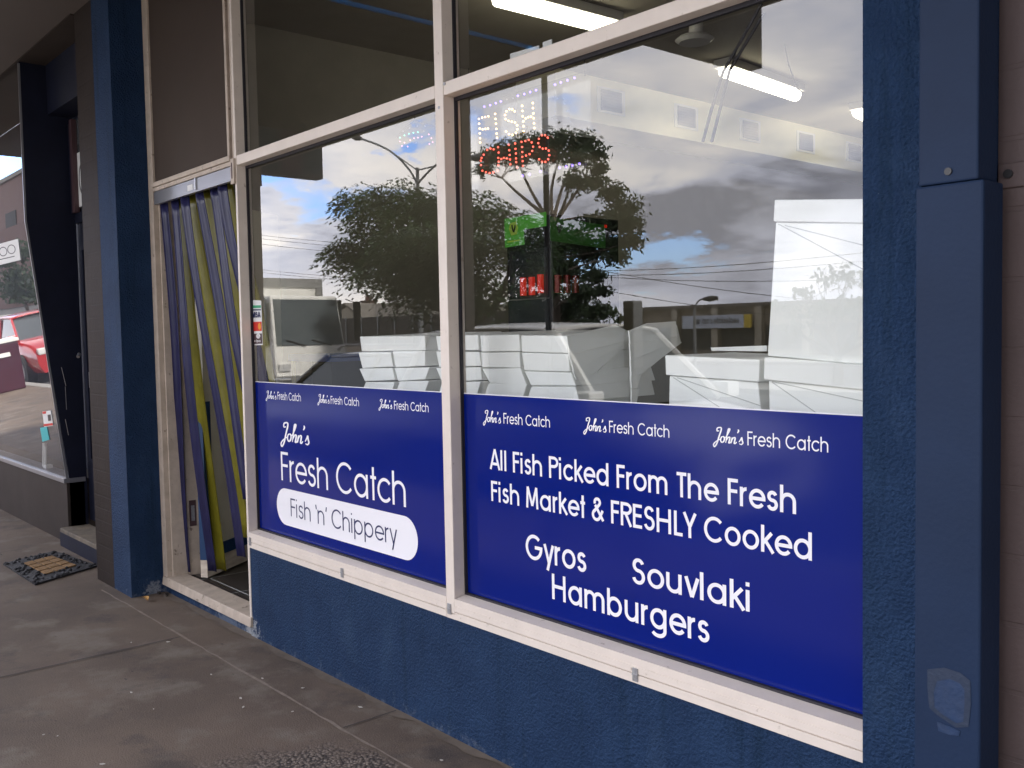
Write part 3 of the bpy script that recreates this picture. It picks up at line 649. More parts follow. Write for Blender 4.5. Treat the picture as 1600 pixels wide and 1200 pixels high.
# stickers on the left pane
def sticker(px, m, name='sticker', parent=None, y=GY - .001, d=.0006):
    s_ = MB(); front_poly(s_, px, y, d); return s_.build(name, m, parent)
stk = sticker([(393.5, 469), (408, 469.5), (410.5, 539), (396.5, 539.5)], 'sticker', 'payment_sticker', panes[0])
sticker([(394.5, 477), (407.5, 477), (407.5, 481), (394.5, 481.5)], 'st_green', 'payment_sticker', panes[0], GY - .0018)
sticker([(394.5, 483), (407.5, 483), (407.5, 485), (394.5, 485.5)], 'st_navy', 'payment_sticker', panes[0], GY - .0018)
sticker([(395, 503), (408.5, 502.5), (409, 517), (396, 517.5)], 'st_red', 'payment_sticker', panes[0], GY - .0018)
cc = P(405.5, 510, GY - .003); s_ = MB(); s_.disc((cc.x, GY - .003, cc.z), .016, 'y', 20, .0006); s_.build('payment_sticker', 'st_orange', panes[0])
sticker([(396, 521.5), (409, 521), (409.7, 537), (396.8, 537.5)], 'st_brown', 'payment_sticker', panes[0], GY - .0018)
for (s, uL, vT, vB, uR, m_) in (('VISA', 396, 487.5, 496.5, 408, 'st_navy'), ('e', 401.5, 518.5, 529, 408.5, 'sticker'), ('eftpos', 398.5, 530.5, 534.5, 408.5, 'sticker')):
    A = P(uL, vB, GY); T = P(uL, vT, GY); B = P(uR, vB, GY); mb = MB(); tw = text_width(s, .2)
    write(mb, s, .2, A.x, A.z, T.z - A.z, (B.x - A.x) / (tw * (T.z - A.z)), lambda x, z, o_: (x, GY - .0032 - o_, z)); mb.build('sticker_lettering', m_, panes[0])

# doorway: frame, fanlight board, rail of the strip curtain is a thing of its own
XD0 = -5.43
dfm = MB()
dfm.box(XD0 - .02, XD0 + .042, .002, .09, .05, SOF)
dfm.box(XD0 + .045, XD0 + .058, .03, .12, .09, 2.285)
dfm.build('door_frame', 'cream_worn', shop, bevel=.002)
t = MB(); t.box(XD0 + .043, XD0 + .064, .121, .20, .09, 2.27); dj = t.build('door_jamb_lining', 'cream_worn', shop)
for zc_ in (1.28, .45):
    t = MB(); t.box(XD0 + .0645, XD0 + .067, .135, .175, zc_ - .075, zc_ + .075); t.cur = 1; t.box(XD0 + .0672, XD0 + .069, .145, .165, zc_ - .045, zc_ + .045); t.build('strike_plate', ['st_brown', 'clip'], dj)
hd = MB(); hd.box(XD0 + .045, XJ0 - .001, .004, .08, 2.285, 2.305); hd.build('door_head', 'cream_worn', shop)
fb = MB(); fb.box(XD0 + .06, XJ0 - .075, .012, .03, 2.335, SOF); fbo = fb.build('fanlight_board', 'panel_brown', shop)
fb = MB(); fb.box(XD0 + .043, XD0 + .06, .0, .035, 2.31, SOF); fb.box(XJ0 - .075, XJ0 - .052, .0, .035, 2.333, SOF); fb.box(XD0 + .06, XJ0 - .052, -.002, .035, 2.308, 2.333); fb.box(XJ0 - .022, XJ0 - .002, .002, .035, 2.306, SOF)
fb.build('board_trim', 'cream_worn', fbo, bevel=.002)
fb = MB(); fb.box(XJ0 - .052, XJ0 - .022, .022, .035, 2.308, SOF); fb.build('board_reveal', 'st_brown', fbo)
bk = MB(); c = P(363, 285, -.012); bk.box(c.x - .02, c.x + .018, -.012, .0, 2.19, 2.31); bk.build('closer_bracket', 'cream_worn', shop, bevel=.002)
bk = MB(); bk.box(c.x - .007, c.x + .004, -.0135, -.0125, 2.215, 2.29); bk.build('bracket_slot', 'st_brown', shop)
th = MB(); th.hexa([(XD0 - .005, -.012, .050), (XJ1 + .006, -.012, .050), (XJ1 + .006, .11, .050), (XD0 - .005, .11, .050), (XD0 - .005, -.006, .098), (XJ1 + .006, -.006, .098), (XJ1 + .006, .11, .104), (XD0 - .005, .11, .104)])
th.build('threshold', 'cream_worn', shop, bevel=.003)
# open door leaf behind the strips
A = Vector((-5.25, .165, 0)); D_ = Vector((-.235, .356, 0)).normalized(); N_ = Vector((-D_.y, D_.x, 0)) * -1
def leaf(mb, s0, s1, z0, z1, n0, n1):
    c_ = [A + D_ * s0 + N_ * n0, A + D_ * s1 + N_ * n0, A + D_ * s1 + N_ * n1, A + D_ * s0 + N_ * n1]
    mb.hexa([(p.x, p.y, z0) for p in c_] + [(p.x, p.y, z1) for p in c_])
t = MB(); leaf(t, 0, .9, .22, 2.25, 0, .035); dl = t.build('door_leaf', 'door_panel', shop)
t = MB(); leaf(t, -.03, .93, .20, .27, -.006, .041); leaf(t, -.03, .05, .27, 1.1, -.006, .041); t.build('door_trim', 'door_blue', dl)
t = MB(); leaf(t, -.03, .93, .10, .198, -.004, .039); t.build('kick_plate', 'skirt', dl)
t = MB(); leaf(t, .05, .9, .52, .524, -.0012, 0); leaf(t, .05, .9, .80, .804, -.0012, 0); leaf(t, .05, .9, 1.1, 1.104, -.0012, 0); t.build('panel_groove', 'st_brown', dl)
t = MB(); c = P(331, 511, .26); t.box(c.x - .04, c.x + .04, .25, .262, c.z - .055, c.z + .055); t.build('lock_box', 'black', dl)

# side pillar (left) — blue strip and brown neighbour strip
m = MB(); m.box(-5.735, XD0 - .022, -.18, .3, -.1, 4.2); m.build('side_pillar', 'blue', shop)

# interior shell
it = MB(); it.box(-5.9, -.9, .15, 11.5, .02, .09); fl = it.build('floor', 'tile_floor', shop)
gr = MB()
for k in range(8): gr.box(-5.75, -1.0, .18 + k * .40, .184 + k * .40, .0899, .0909)
for k in range(10): gr.box(-5.22 + k * .4, -5.216 + k * .4, .12, 3.2, .0899, .0907)
gr.build('tile_grout', 'carton_grey', fl)
it = MB(); it.box(-5.9, -5.75, .16, 11.5, .09, 3.5); it.box(-.98, -.80, .41, 11.5, .09, 3.5); it.box(-5.9, -.8, 11.5, 11.6, .02, 3.6); it.build('interior_wall', 'int_wall', shop)
it = MB(); it.box(-5.9, -.8, .08, 11.6, 3.46, 3.6); it.build('ceiling', 'int_ceil', shop)
it = MB(); it.box(-6.1, -.8, .02, .16, 3.402, 4.2); it.build('parapet_wall', 'blue', shop)
bh = MB(); bh.box(-5.749, -5.3, 3.05, 11.4, 3.10, 3.458); bho = bh.build('bulkhead', 'bulkhead', shop)
for yv in (3.66, 4.60, 5.53, 6.46, 7.38):
    v_ = MB(); v_.box(-5.3, -5.292, yv - .16, yv + .16, 3.19, 3.39); vo_ = v_.build('air_vent', 'white_paint', bho)
    v_ = MB()
    for k in range(7): v_.box(-5.2915, -5.286, yv - .12, yv + .12, 3.215 + k * .022, 3.228 + k * .022)
    v_.box(-5.2918, -5.2900, yv - .12, yv + .12, 3.21, 3.372); v_.build('vent_grille', 'vent', vo_)

# strip curtain
cur = thing('strip_curtain', 'blue and yellow plastic strip curtain hanging across the shop doorway', 'door curtain', (-4.86, .09, 2.27))
t = MB(); t.box(XD0 + .047, XJ0 - .004, .006, .029, 2.212, 2.282); rl = t.build('curtain_rail', 'grey_alu', cur, bevel=.002)
c = P(297, 293, .005); t = MB(); t.box(c.x - .035, c.x + .035, .0045, .0058, c.z - .016, c.z + .014); t.build('rail_sticker', 'sticker', rl)
t = MB(); c = P(306, 287, .004); t.box(c.x - .006, c.x + .006, -.002, .0058, c.z - .03, c.z + .03); t.build('rail_catch', 'silver', rl)
STRIPS = [  # top px, bottom px (u, v), depth at foot, material
    (256, 294, 893, .12, 'strip_blue'), (264, 312, 880, .25, 'strip_grey'), (270, 330, 893, .14, 'strip_blue'), (280, 342, 891, .22, 'strip_yellow'),
    (291, 376, 870, .13, 'strip_blue'), (300, 384, 840, .21, 'strip_yellow'), (312, 391, 780, .13, 'strip_blue'), (322, 396, 720, .21, 'strip_yellow'),
    (331, 402, 690, .12, 'strip_blue'), (340, 408, 650, .20, 'strip_yellow'), (349, 416, 630, .12, 'strip_blue'), (356, 424, 610, .20, 'strip_yellow')]
for k, (ut, ub, vb, yb, m_) in enumerate(STRIPS):
    vt = 318 - (ut - 248) * .30
    a = P(ut, vt, {'strip_blue': .036, 'strip_yellow': .075, 'strip_grey': .125}[m_]); b_ = P(ub, vb, yb); t = MB(); rows = []; r_ = random.Random(k); tw = r_.uniform(-.35, .35); hw = {'strip_blue': .031, 'strip_yellow': .046, 'strip_grey': .026}[m_]
    for i in range(25):
        s_ = i / 24; e_ = s_ ** 1.15; c = Vector((a.x + (b_.x - a.x) * e_, a.y + (b_.y - a.y) * s_ + .012 * math.sin(s_ * 5 + k), a.z + (b_.z - a.z) * s_))
        ang = .35 + tw * .4 * s_ + .08 * math.sin(s_ * 7 + k * 2)
        dx = Vector((math.cos(ang), math.sin(ang), 0)) * hw; nb = Vector((-math.sin(ang), math.cos(ang), 0))
        rows.append([c - dx, c - dx * .5 + nb * .006, c + nb * .008, c + dx * .5 + nb * .006, c + dx])
    t.grid(rows); so_ = t.build('strip', m_, cur, smooth=True)
    so2 = so_.modifiers.new('thick', 'SOLIDIFY'); so2.thickness = .0025

# ================================================================== NEIGHBOUR ON THE LEFT
nb = thing('optical_shop', 'dark painted shop with a tilted display window and recessed door left of the blue pillar', 'shop', (-7.5, 0, 0))
XN = -7.25
m = MB(); m.box(-6.045, -5.736, -.18, .3, -.1, 4.2); m.build('side_pillar', 'brown_brick', nb)
m = MB(); m.box(-12, XN, .0, .12, -.1, .44); m.build('stall_riser', 'brown_render', nb)
m = MB(); m.box(-12, XN + .006, -.02, .13, .442, .475); m.build('window_sill', 'grey_alu', nb, bevel=.003)
m = MB(); m.prism([(XN, .02, .476), (XN, -.19, 2.30), (XN, -.19, 3.39), (XN, .02, 3.39)], (-.02, 0, 0)); m.box(XN - .02, XN, .02, .14, -.1, 3.39); m.build('side_wall', 'navy', nb)
m = MB(); m.prism([(XN + .001, -.002, .476), (XN + .001, -.198, 2.30), (XN + .001, -.198, 3.38), (XN + .001, -.185, 3.38), (XN + .001, -.185, 2.30), (XN + .001, .012, .476)], (-.012, 0, 0)); m.build('window_bead', 'grey_alu', nb)
m = MB(); m.cur = 0; m.face([(-12, -.004, .476), (XN - .012, -.004, .476), (XN - .012, -.192, 2.30), (-12, -.192, 2.30)]); m.face([(-12, -.192, 2.301), (XN - .012, -.192, 2.301), (XN - .012, -.192, 3.36), (-12, -.192, 3.36)])
m.cur = 1; m.face([(XN - .012, .003, .476), (-12, .003, .476), (-12, -.185, 2.30), (XN - .012, -.185, 2.30)])
MT['glass_dark'] = glass_mat('neighbour window glass', (.85, .87, .88), .03)
npn = m.build('window_pane', ['glass_dark', 'clear'], nb)
m = MB(); m.box(-12, XN - .02, .3, .34, -.1, 3.39); m.build('interior_wall', 'navy', nb); m = MB(); m.box(-12, XN - .022, .121, .3, -.1, .46); m.build('display_floor', 'brown_render', nb)
m = MB(); m.box(-12, -6.05, -.2, .3, 3.391, 4.2); m.build('parapet_wall', 'brown_render', nb)
# recessed door
m = MB(); m.box(XN + .001, -6.046, .15, .2, .16, 2.30); dd = m.build('door', 'navy', nb)
m = MB(); m.box(-7.06, -6.2, .14, .149, .75, 2.05); m.build('door_pane', 'car_glass', dd)
m = MB(); m.box(-7.10, -7.075, .12, .149, .62, 2.1); m.box(-7.10, -6.1, .12, .149, .60, .62); m.build('door_bead', 'navy', dd)
c = PX(118, 560, -7.13); m = MB(); m.tube([(-7.17, .10, c.z + .03), (-7.15, .085, c.z + .01)], .012, 10); m.build('door_knob', 'silver', dd); m = MB(); m.box(-7.06, -7.02, .125, .138, 1.13, 1.24); m.build('lock_plate', 'grey_alu', dd)
m = MB(); m.box(XN + .001, -6.046, .13, .2, 2.30, 2.37); m.build('door_head', 'navy', nb)
m = MB(); m.box(XN + .001, -6.046, .15, .2, 2.37, 3.39); m.box(XN + .001, -7.20, .11, .149, 2.37, 3.0); m.box(XN + .001, -6.046, -.02, .149, 3.05, 3.39); fn = m.build('fanlight', 'navy', nb)
m = MB(); m.box(-7.185, -6.1, .14, .149, 2.40, 3.02); m.build('fanlight_pane', 'car_glass', fn)
m = MB(); m.box(-7.20, -7.15, .105, .139, 2.37, 3.02); m.build('fanlight_frame', 'st_brown', fn)
c0 = P(116, 326, .135); c1 = P(117, 241, .135); m = MB(); m.box(-7.148, -6.3, .1355, .139, c0.z, c1.z); fs = m.build('door_notice', 'sticker', fn)
m = MB(); cx = -7.04; cz = (c0.z + c1.z) / 2; ribbon(m, arc(cx + .05, cz, .13, .13, 60, 300, 20), .02, lambda a, b_, o_: (a, .1352, b_), 0); m.build('notice_mark', 'black', fs)
m = MB(); m.box(XN + .005, -6.046, -.06, .14, -.05, .128); m.build('door_step', 'stone', nb, bevel=.006); m = MB(); m.box(XN + .006, -6.046, -.062, -.0605, -.05, .10); m.build('step_riser', 'navy', nb)
# scratch on side wall
def on_tilt(u, v, lift=.004):
    d = ray(u, v); p0 = Vector((0, -.004, .476)); n = Vector((0, -1.824, -.188)).normalized(); t = (p0 - CAM).dot(n) / d.dot(n); return CAM + d * t + n * lift
def tilt_card(px, m_, name, parent, lift=.004):
    s_ = MB(); n = Vector((0, -1.824, -.188)).normalized(); s_.prism([on_tilt(u, v, lift) for u, v in px], n * -.001); return s_.build(name, m_, parent)
t1 = tilt_card([(0, 381), (29, 373), (33, 406), (0, 414)], 'sticker', 'window_card', npn)
m = MB()
for (cu, cv_) in ((6, 393), (19, 389.5)):
    pts = [(cu + 6.5 * math.cos(R(a)), cv_ + 7.5 * math.sin(R(a))) for a in range(0, 361, 20)]
    for i in range(len(pts) - 1):
        a = pts[i]; b_ = pts[i + 1]; r1 = [(cu + (p[0] - cu) * .82, cv_ + (p[1] - cv_) * .82) for p in (a, b_)]
        m.face([on_tilt(*a, .0052), on_tilt(*b_, .0052), on_tilt(*r1[1], .0052), on_tilt(*r1[0], .0052)])
m.face([on_tilt(0, 405, .0052), on_tilt(24, 399.5, .0052), on_tilt(24, 401, .0052), on_tilt(0, 406.5, .0052)])
m.build('glasses_mark', 'black', npn)
tilt_card([(67, 643), (80, 641), (84, 665), (70, 667)], 'sticker', 'window_card', npn); tilt_card([(67.5, 643.2), (73, 642.4), (73, 646), (68, 646.6)], 'st_red', 'window_card', npn, .0055); tilt_card([(75.5, 648), (80, 647.4), (81, 657), (76.5, 657.6)], 'black', 'window_card', npn, .0055)
tilt_card([(69.3, 662.6), (83, 660.8), (83.8, 664.2), (69.8, 666)], 'st_red', 'window_card', npn, .0055)
tilt_card([(63.5, 668.5), (74, 666.5), (78, 687), (67, 690)], 'teal', 'window_card', npn)
m = MB()
for (u0, v0, u1, v1) in ((96, 574, 103, 603), (102, 604, 104, 640), (102, 655, 107, 680)):
    a = PX(u0, v0, XN + .001); b_ = PX(u1, v1, XN + .001); m.tube([a, b_], .0022, 5)
m.build('paint_scratch', 'grey_alu', nb)
# display pieces in its window
dsp = thing('display_stand', 'small white eyewear stands on the floor of the tilted window', 'display stand', (-8.1, .12, .46))
t = MB(); t.tube([(-8.12, .08, .47), (-8.12, .09, .66)], .016, 8); t.tube([(-8.0, .06, .47), (-8.05, .08, .64)], .010, 8); t.box(-8.03, -7.95, .05, .10, .462, .50); t.build('stand', 'white_paint', dsp)

# ================================================================== NEIGHBOUR ON THE RIGHT
rb_ = thing('brick_shop', 'mauve brown painted brick wall at the right edge beside the blue downpipe cover', 'building', (0, 0, 0))
m = MB(); m.box(-.822, 4.0, .0, .4, -.1, 4.2); m.build('wall', 'mauve_brick', rb_)
c = P(1577, 272, -.003); m = MB(); m.box(-.821, c.x + .045, -.006, -.0005, c.z - .028, c.z + .022); bo_ = m.build('pipe_bracket', 'mauve_brick', rb_, bevel=.003)
m = MB(); m.tube([(c.x, -.012, c.z), (c.x, -.004, c.z)], .009, 12); m.build('screw', 'black', bo_)

# ================================================================== DOORMAT, LEAF, LITTER
mp_ = [PZ(u, v, 0) for u, v in ((5, 883), (85, 863), (152, 886), (55, 915))]
mt = thing('doormat', 'black rubber doormat with tan coir panels on the footpath by the recessed door', 'doormat', (sum(p.x for p in mp_) / 4, sum(p.y for p in mp_) / 4, 0))
def bil(s, t): return mp_[0] * (1 - s) * (1 - t) + mp_[1] * s * (1 - t) + mp_[2] * s * t + mp_[3] * (1 - s) * t
t = MB(); t.prism([p + Vector((0, 0, .012)) for p in mp_], (0, 0, -.011)); r_ = random.Random(2)
for i in range(150):
    s = r_.random(); q = r_.random()
    if .25 < s < .80 and .2 < q < .8: continue
    p = bil(s, q); t.dome((p.x, p.y, .012), r_.uniform(.008, .016), 6)
t.build('rubber_border', 'rubber', mt)
for i in range(4):
    for j in range(3):
        s0 = .25 + .55 * j / 3 + .012; s1 = .25 + .55 * (j + 1) / 3 - .012; t0 = .2 + .62 * i / 4 + .012; t1_ = .2 + .62 * (i + 1) / 4 - .012
        t = MB(); t.prism([bil(a, b_) + Vector((0, 0, .019)) for a, b_ in ((s0, t0), (s1, t0), (s1, t1_), (s0, t1_))], (0, 0, -.008)); t.build('coir_panel', 'coir', mt, bevel=.003)
c = PZ(229, 940, 0)
t = MB(); t.grid([[(c.x - .03 + .06 * i / 4, c.y - .016 * math.sin(math.pi * (i + .2) / 4.4) * s_ - .002, .012 + .012 * abs(s_) + .004 * math.sin(i)) for i in range(5)] for s_ in (-1, -.3, .3, 1)])
o = t.build('dry_leaf', 'leaf_dry'); tag(o, 'curled orange dry leaf lying at the foot of the blue pillar', 'leaf'); sm = o.modifiers.new('t', 'SOLIDIFY'); sm.thickness = .001
t = MB(); r_ = random.Random(4); c = PZ(252, 932, 0)
for i in range(9):
    a = r_.random() * 6; p = Vector((c.x + r_.uniform(-.07, .06), -.03 + r_.uniform(-.03, .02), .004)); d1 = Vector((math.cos(a), math.sin(a), 0)) * r_.uniform(.008, .018); d2 = Vector((-d1.y * .5, d1.x * .5, .01)); t.prism([p, p + d1, p + d1 + d2, p + d2], (0, 0, .002))
tag(t.build('leaf_litter', 'fence_dark'), kind='stuff', label='dark leaf scraps gathered in the corner by the door threshold', cat='leaf litter')
t = MB(); r_ = random.Random(9)
for (u, v) in ((205, 1004), (263, 1003), (330, 1054), (90, 1150), (205, 1082), (410, 1060), (473, 1075), (457, 1112), (68, 1148), (376, 1091), (563, 1105), (380, 1105), (690, 1188), (160, 1194), (240, 1108)):
    c = PZ(u, v, .005); a = r_.random() * 6; l = r_.uniform(.004, .012); d1 = Vector((math.cos(a), math.sin(a), 0)) * l; d2 = Vector((-d1.y * .45, d1.x * .45, 0)); t.prism([c - d1, c + d2, c + d1, c - d2], (0, 0, .002))
tag(t.build('litter_specks', 'litter'), kind='stuff', label='tiny pale scraps of litter scattered on the dark footpath', cat='litter')

# ================================================================== THINGS IN THE WINDOW
def tray(mb, xa0, xa1, xb0, xb1, y0, y1, zb, zt, dy=.03):
    """open carton: bottom span xa, top span xb"""
    mb.hexa([(xa0, y0 + dy, zb), (xa1, y0 + dy, zb), (xa1, y1 - dy, zb), (xa0, y1 - dy, zb), (xb0, y0, zt), (xb1, y0, zt), (xb1, y1, zt), (xb0, y1, zt)])
YB = .20
def px_box(pxs, depth, name, label, group, flare=True, ridge=True, y=YB):
    """front face px: TL, TR, BR, BL; goes back by depth"""
    q = [P(u, v, y) for u, v in pxs]; t = MB()
    a, b_, c, d = q; by = Vector((0, depth, 0))
    t.hexa([d, c, c + by, d + by, a, b_, b_ + by + Vector((0, 0, .012)), a + by + Vector((0, 0, .012))])
    o = t.build(name, 'carton', None, bevel=.003)
    tag(o, label, 'carton', group); return o
GA = 'white takeaway cartons stacked on the window shelf'
rowsA = [('top', [((562, 526), (666, 524.5), (666, 549), (564, 549.5)), None], .42), ]
cart = [
 (((562, 526), (664, 524.5), (665, 547.5), (565, 549)), .40, 'wide white carton topping the stack in the left window'),
 (((560, 551), (610, 550.5), (614, 573), (566, 575.5)), .40, 'upper left small white carton under the wide one in the left window'),
 (((613, 549), (664, 548), (664, 572), (618, 574)), .40, 'upper right small white carton under the wide one in the left window'),
 (((561, 576), (613, 575), (617, 594), (570, 596)), .40, 'left tapered white carton in the second lowest row of the left window'),
 (((616, 575), (671, 574), (664, 593), (622, 595.5)), .40, 'right tapered white carton in the second lowest row of the left window'),
 (((571, 597), (617, 597), (612, 612), (565, 612)), .38, 'bottom left white carton just above the blue film in the left window'),
 (((624, 596), (670, 595), (664, 612), (619, 612)), .38, 'bottom right white carton just above the blue film in the left window'),
 (((681, 525), (747, 523), (748, 547.5), (684, 548)), .40, 'top white carton partly hidden behind the middle mullion'),
 (((750, 524), (811, 522.5), (812.5, 549), (752, 549.5)), .40, 'top middle white carton just right of the mullion'),
 (((814, 524), (885, 524.5), (887, 552), (815, 550)), .40, 'top right white carton of the group beside the fanned stack'),
 (((681, 549), (749, 550), (752, 572), (686, 574)), .40, 'second row white carton partly hidden behind the middle mullion'),
 (((751, 551), (811.5, 550), (813, 575), (753, 574)), .40, 'second row middle white carton right of the mullion'),
 (((815, 551), (888, 553), (890, 581), (819, 579)), .40, 'second row right white carton beside the fanned stack'),
 (((681, 575), (751, 573.5), (753, 594), (690, 597)), .40, 'third row white carton partly hidden behind the middle mullion'),
 (((753, 576), (813, 575), (823, 603), (765, 598.5)), .40, 'third row middle tapered white carton right of the mullion'),
 (((819, 580), (892, 582), (900, 603), (830, 602.5)), .40, 'third row right tapered white carton beside the fanned stack'),
 (((690, 598), (751, 596), (744, 620), (684, 620)), .38, 'bottom white carton partly hidden behind the middle mullion'),
 (((763, 599), (823, 600), (817, 622), (756, 620)), .38, 'bottom middle white carton above the blue film right of the mullion'),
 (((830, 604), (899, 604), (905, 627), (823, 624)), .38, 'bottom right white carton above the blue film beside the fanned stack'),
]
for pxs, dpt, lab in cart: px_box(pxs, dpt, 'carton', lab, GA)
# shelf behind the film
shf = thing('window_shelf', 'low white shelf behind the blue film carrying the cartons', 'shelf', (-2.7, .45, 0))
t = MB(); t.box(XJ1 + .05, XR - .02, .12, .95, 1.02, 1.06); t.build('shelf_board', 'white_paint', shf)
for xx in (-4.2, -2.7, -1.2):
    t = MB(); t.box(xx - .02, xx + .02, .2, .9, .09, 1.02); t.build('shelf_leg', 'white_paint', shf)
t = MB(); t.box(XJ1 + .4, -1.95, .62, .92, 1.061, 1.12); t.build('shelf_rail', 'carton_grey', shf)
# support under hidden rows
def fan_stack(px_list, xs, lab):
    """the end of a carton pile seen from the side, its gusset flaps spreading from one corner"""
    p0 = PX(*px_list[0][-1], xs); root = thing('carton_stack', lab, 'carton', tuple(p0), GA)
    for k, pl_ in enumerate(px_list):
        x = xs + .007 * k; t = MB(); t.prism([PX(u, v, x) for u, v in pl_], (-.0055, 0, 0)); t.build('flap', 'carton', root, bevel=.001)
xs1 = P(887, 560, YB).x; xs2 = P(986, 560, YB + .12).x
fan_stack([[(887, 524), (986, 519), (986, 631), (896, 627)],
           [(904, 588), (972, 540), (956, 629), (903, 627)], [(904, 600), (966, 545), (940, 628), (903, 627)], [(904, 612), (958, 556), (922, 628), (904, 627)],
           [(895, 578), (978, 535), (980, 539), (905, 603)], [(889, 552), (979, 531), (979, 537), (897, 580)], [(886, 525), (962, 508), (986, 519), (981, 533), (890, 554)]],
          xs1, 'fanned white carton stack with slanting flaps left of the lidded box')
fan_stack([[(984, 520), (1058, 508), (1064, 534), (1000, 588), (986, 600)],
           [(986, 588), (1003, 584), (996, 606), (987, 607)], [(987, 608), (1000, 607), (994, 633), (987, 633)],
           [(985, 562), (1061, 532), (1066, 535), (1002, 584), (987, 588)], [(984, 537), (1060, 526), (1062, 533), (986, 563)], [(983, 517), (1012, 505), (1056, 502), (1059, 526), (985, 538)]],
          xs2, 'second white carton stack with slanting flaps nearest the lidded box')
# lidded box and tall stack
def lidded(nm, lab, lid_px, body_px, depth, y):
    root = thing(nm, lab, 'box', tuple(P(*body_px[3], y)), 'large white boxes in the right window')
    a = [P(u, v, y) for u, v in lid_px]; b_ = [P(u, v, y + .012) for u, v in body_px]; dv = Vector((0, depth, 0))
    t = MB(); t.hexa([a[3], a[2], a[2] + dv, a[3] + dv, a[0], a[1], a[1] + dv, a[0] + dv]); t.build('lid', 'carton', root, bevel=.003)
    t = MB(); dv2 = Vector((0, depth - .024, 0)); t.hexa([b_[3], b_[2], b_[2] + dv2, b_[3] + dv2, b_[0], b_[1], b_[1] + dv2, b_[0] + dv2]); t.build('box_body', 'carton', root, bevel=.003)
    return root
def crease(root, pxs, y):
    t = MB()
    for (u0, v0, u1, v1) in pxs:
        a = P(u0, v0, y - .0008); b_ = P(u1, v1, y - .0008); d = (b_ - a).normalized(); n = Vector((-d.z, 0, d.x)) * .0012; t.prism([a - n, b_ - n, b_ + n, a + n], (0, .0006, 0))
    t.build('crease', 'carton_grey', root)
b1 = lidded('lidded_box', 'low white box with an overhanging lid left of the tall white stack', [(1039, 555), (1187, 562), (1186, 597), (1040, 586)], [(1046, 587), (1184, 597), (1190, 645), (1045, 634)], .34, .19)
crease(b1, [(1052, 590, 1130, 640), (1058, 590, 1188, 634)], .20)
b2 = lidded('tall_box', 'tall white box with a lid standing on another at the right of the window', [(1210, 312), (1372, 310.5), (1372, 348.5), (1208, 346)], [(1212, 347), (1372, 349), (1374, 572), (1199, 556)], .3, .13)
crease(b2, [(1216, 350, 1360, 427), (1226, 352, 1360, 386)], .141)
t = MB(); q = [P(u, v, .128) for u, v in ((1199, 522), (1374, 522), (1374, 570), (1198, 553))]; 
b3 = lidded('lower_box', 'white lidded box under the tall one above the blue film at right', [(1194, 558), (1374, 572), (1374, 612), (1193, 593)], [(1201, 594), (1374, 612), (1374, 662), (1202, 645)], .32, .125)
crease(b3, [(1206, 597, 1275, 645), (1206, 596, 1372, 632)], .136)
t = MB(); q = [P(u, v, .5) for u, v in ((1110, 543), (1198, 540), (1198, 549), (1112, 548))]; t.prism(q, (0, .12, 0)); o = t.build('paper_pad', 'carton'); tag(o, 'flat white pad lying behind the low lidded box', 'paper')
# LED sign FISH CHIPS
led = thing('led_sign', 'lit FISH CHIPS led sign hanging inside the right window', 'sign', tuple(P(820, 190, .12)))
yl = .12
q = [P(u, v, yl) for u, v in ((729, 158), (918, 118), (920, 262), (735, 293))]
x0_, x1_ = q[0].x, q[1].x; z1_, z0_ = (q[0].z + q[1].z) / 2, (q[2].z + q[3].z) / 2
t = MB(); t.box(x0_, x1_, yl + .01, yl + .014, z0_, z1_); t.build('backing_panel', 'acrylic', led)
def dots(px, m_, name, r=.0036):
    t = MB()
    for (u, v) in px:
        c = P(u, v, yl); t.dome((c.x, yl, c.z), r, 6)
    return t.build(name, m_, led, smooth=True)
def lerp_px(a, b_, n): return [(a[0] + (b_[0] - a[0]) * k / (n - 1), a[1] + (b_[1] - a[1]) * k / (n - 1)) for k in range(n)]
Z = lambda x, y: (720 + x / 6.0, 100 + y / 6.0)       # from an enlarged view to photo pixels
fish = [Z(*p) for p in ((170, 515), (200, 503), (228, 497), (258, 490), (172, 560), (177, 605), (205, 612), (230, 608), (255, 604), (178, 650), (180, 695), (181, 735),
        (322, 468), (326, 515), (330, 560), (333, 608), (336, 652), (340, 692),
        (505, 443), (482, 425), (455, 423), (428, 443), (415, 478), (420, 516), (448, 533), (478, 540), (508, 548), (528, 575), (530, 612), (518, 645), (485, 665), (452, 658), (425, 632),
        (575, 392), (578, 440), (580, 490), (586, 537), (588, 583), (590, 630), (608, 510), (632, 498), (658, 495), (675, 366), (677, 413), (680, 463), (683, 508), (686, 555), (690, 600))]
dots(fish, 'led_y', 'led_lettering')
chips = [Z(*p) for p in ((350, 780), (308, 800), (278, 793), (248, 805), (215, 850), (195, 880), (188, 905), (190, 948), (203, 1000), (235, 1015), (270, 1022), (305, 1015), (345, 1000),
         (355, 830), (352, 880), (355, 915), (352, 950), (380, 890), (405, 880), (432, 885), (450, 757), (455, 808), (458, 853), (462, 895), (465, 940),
         (510, 745), (513, 795), (517, 838), (518, 885), (520, 920),
         (570, 730), (575, 778), (577, 825), (577, 870), (580, 910), (583, 955), (528, 968), (605, 722), (637, 712), (665, 735), (678, 775), (670, 815), (645, 845), (612, 858),
         (815, 690), (790, 668), (760, 668), (733, 702), (727, 742), (740, 778), (768, 793), (798, 792), (825, 812), (830, 855), (820, 893), (793, 917), (762, 917), (735, 893))]
dots(chips, 'led_r', 'led_lettering')
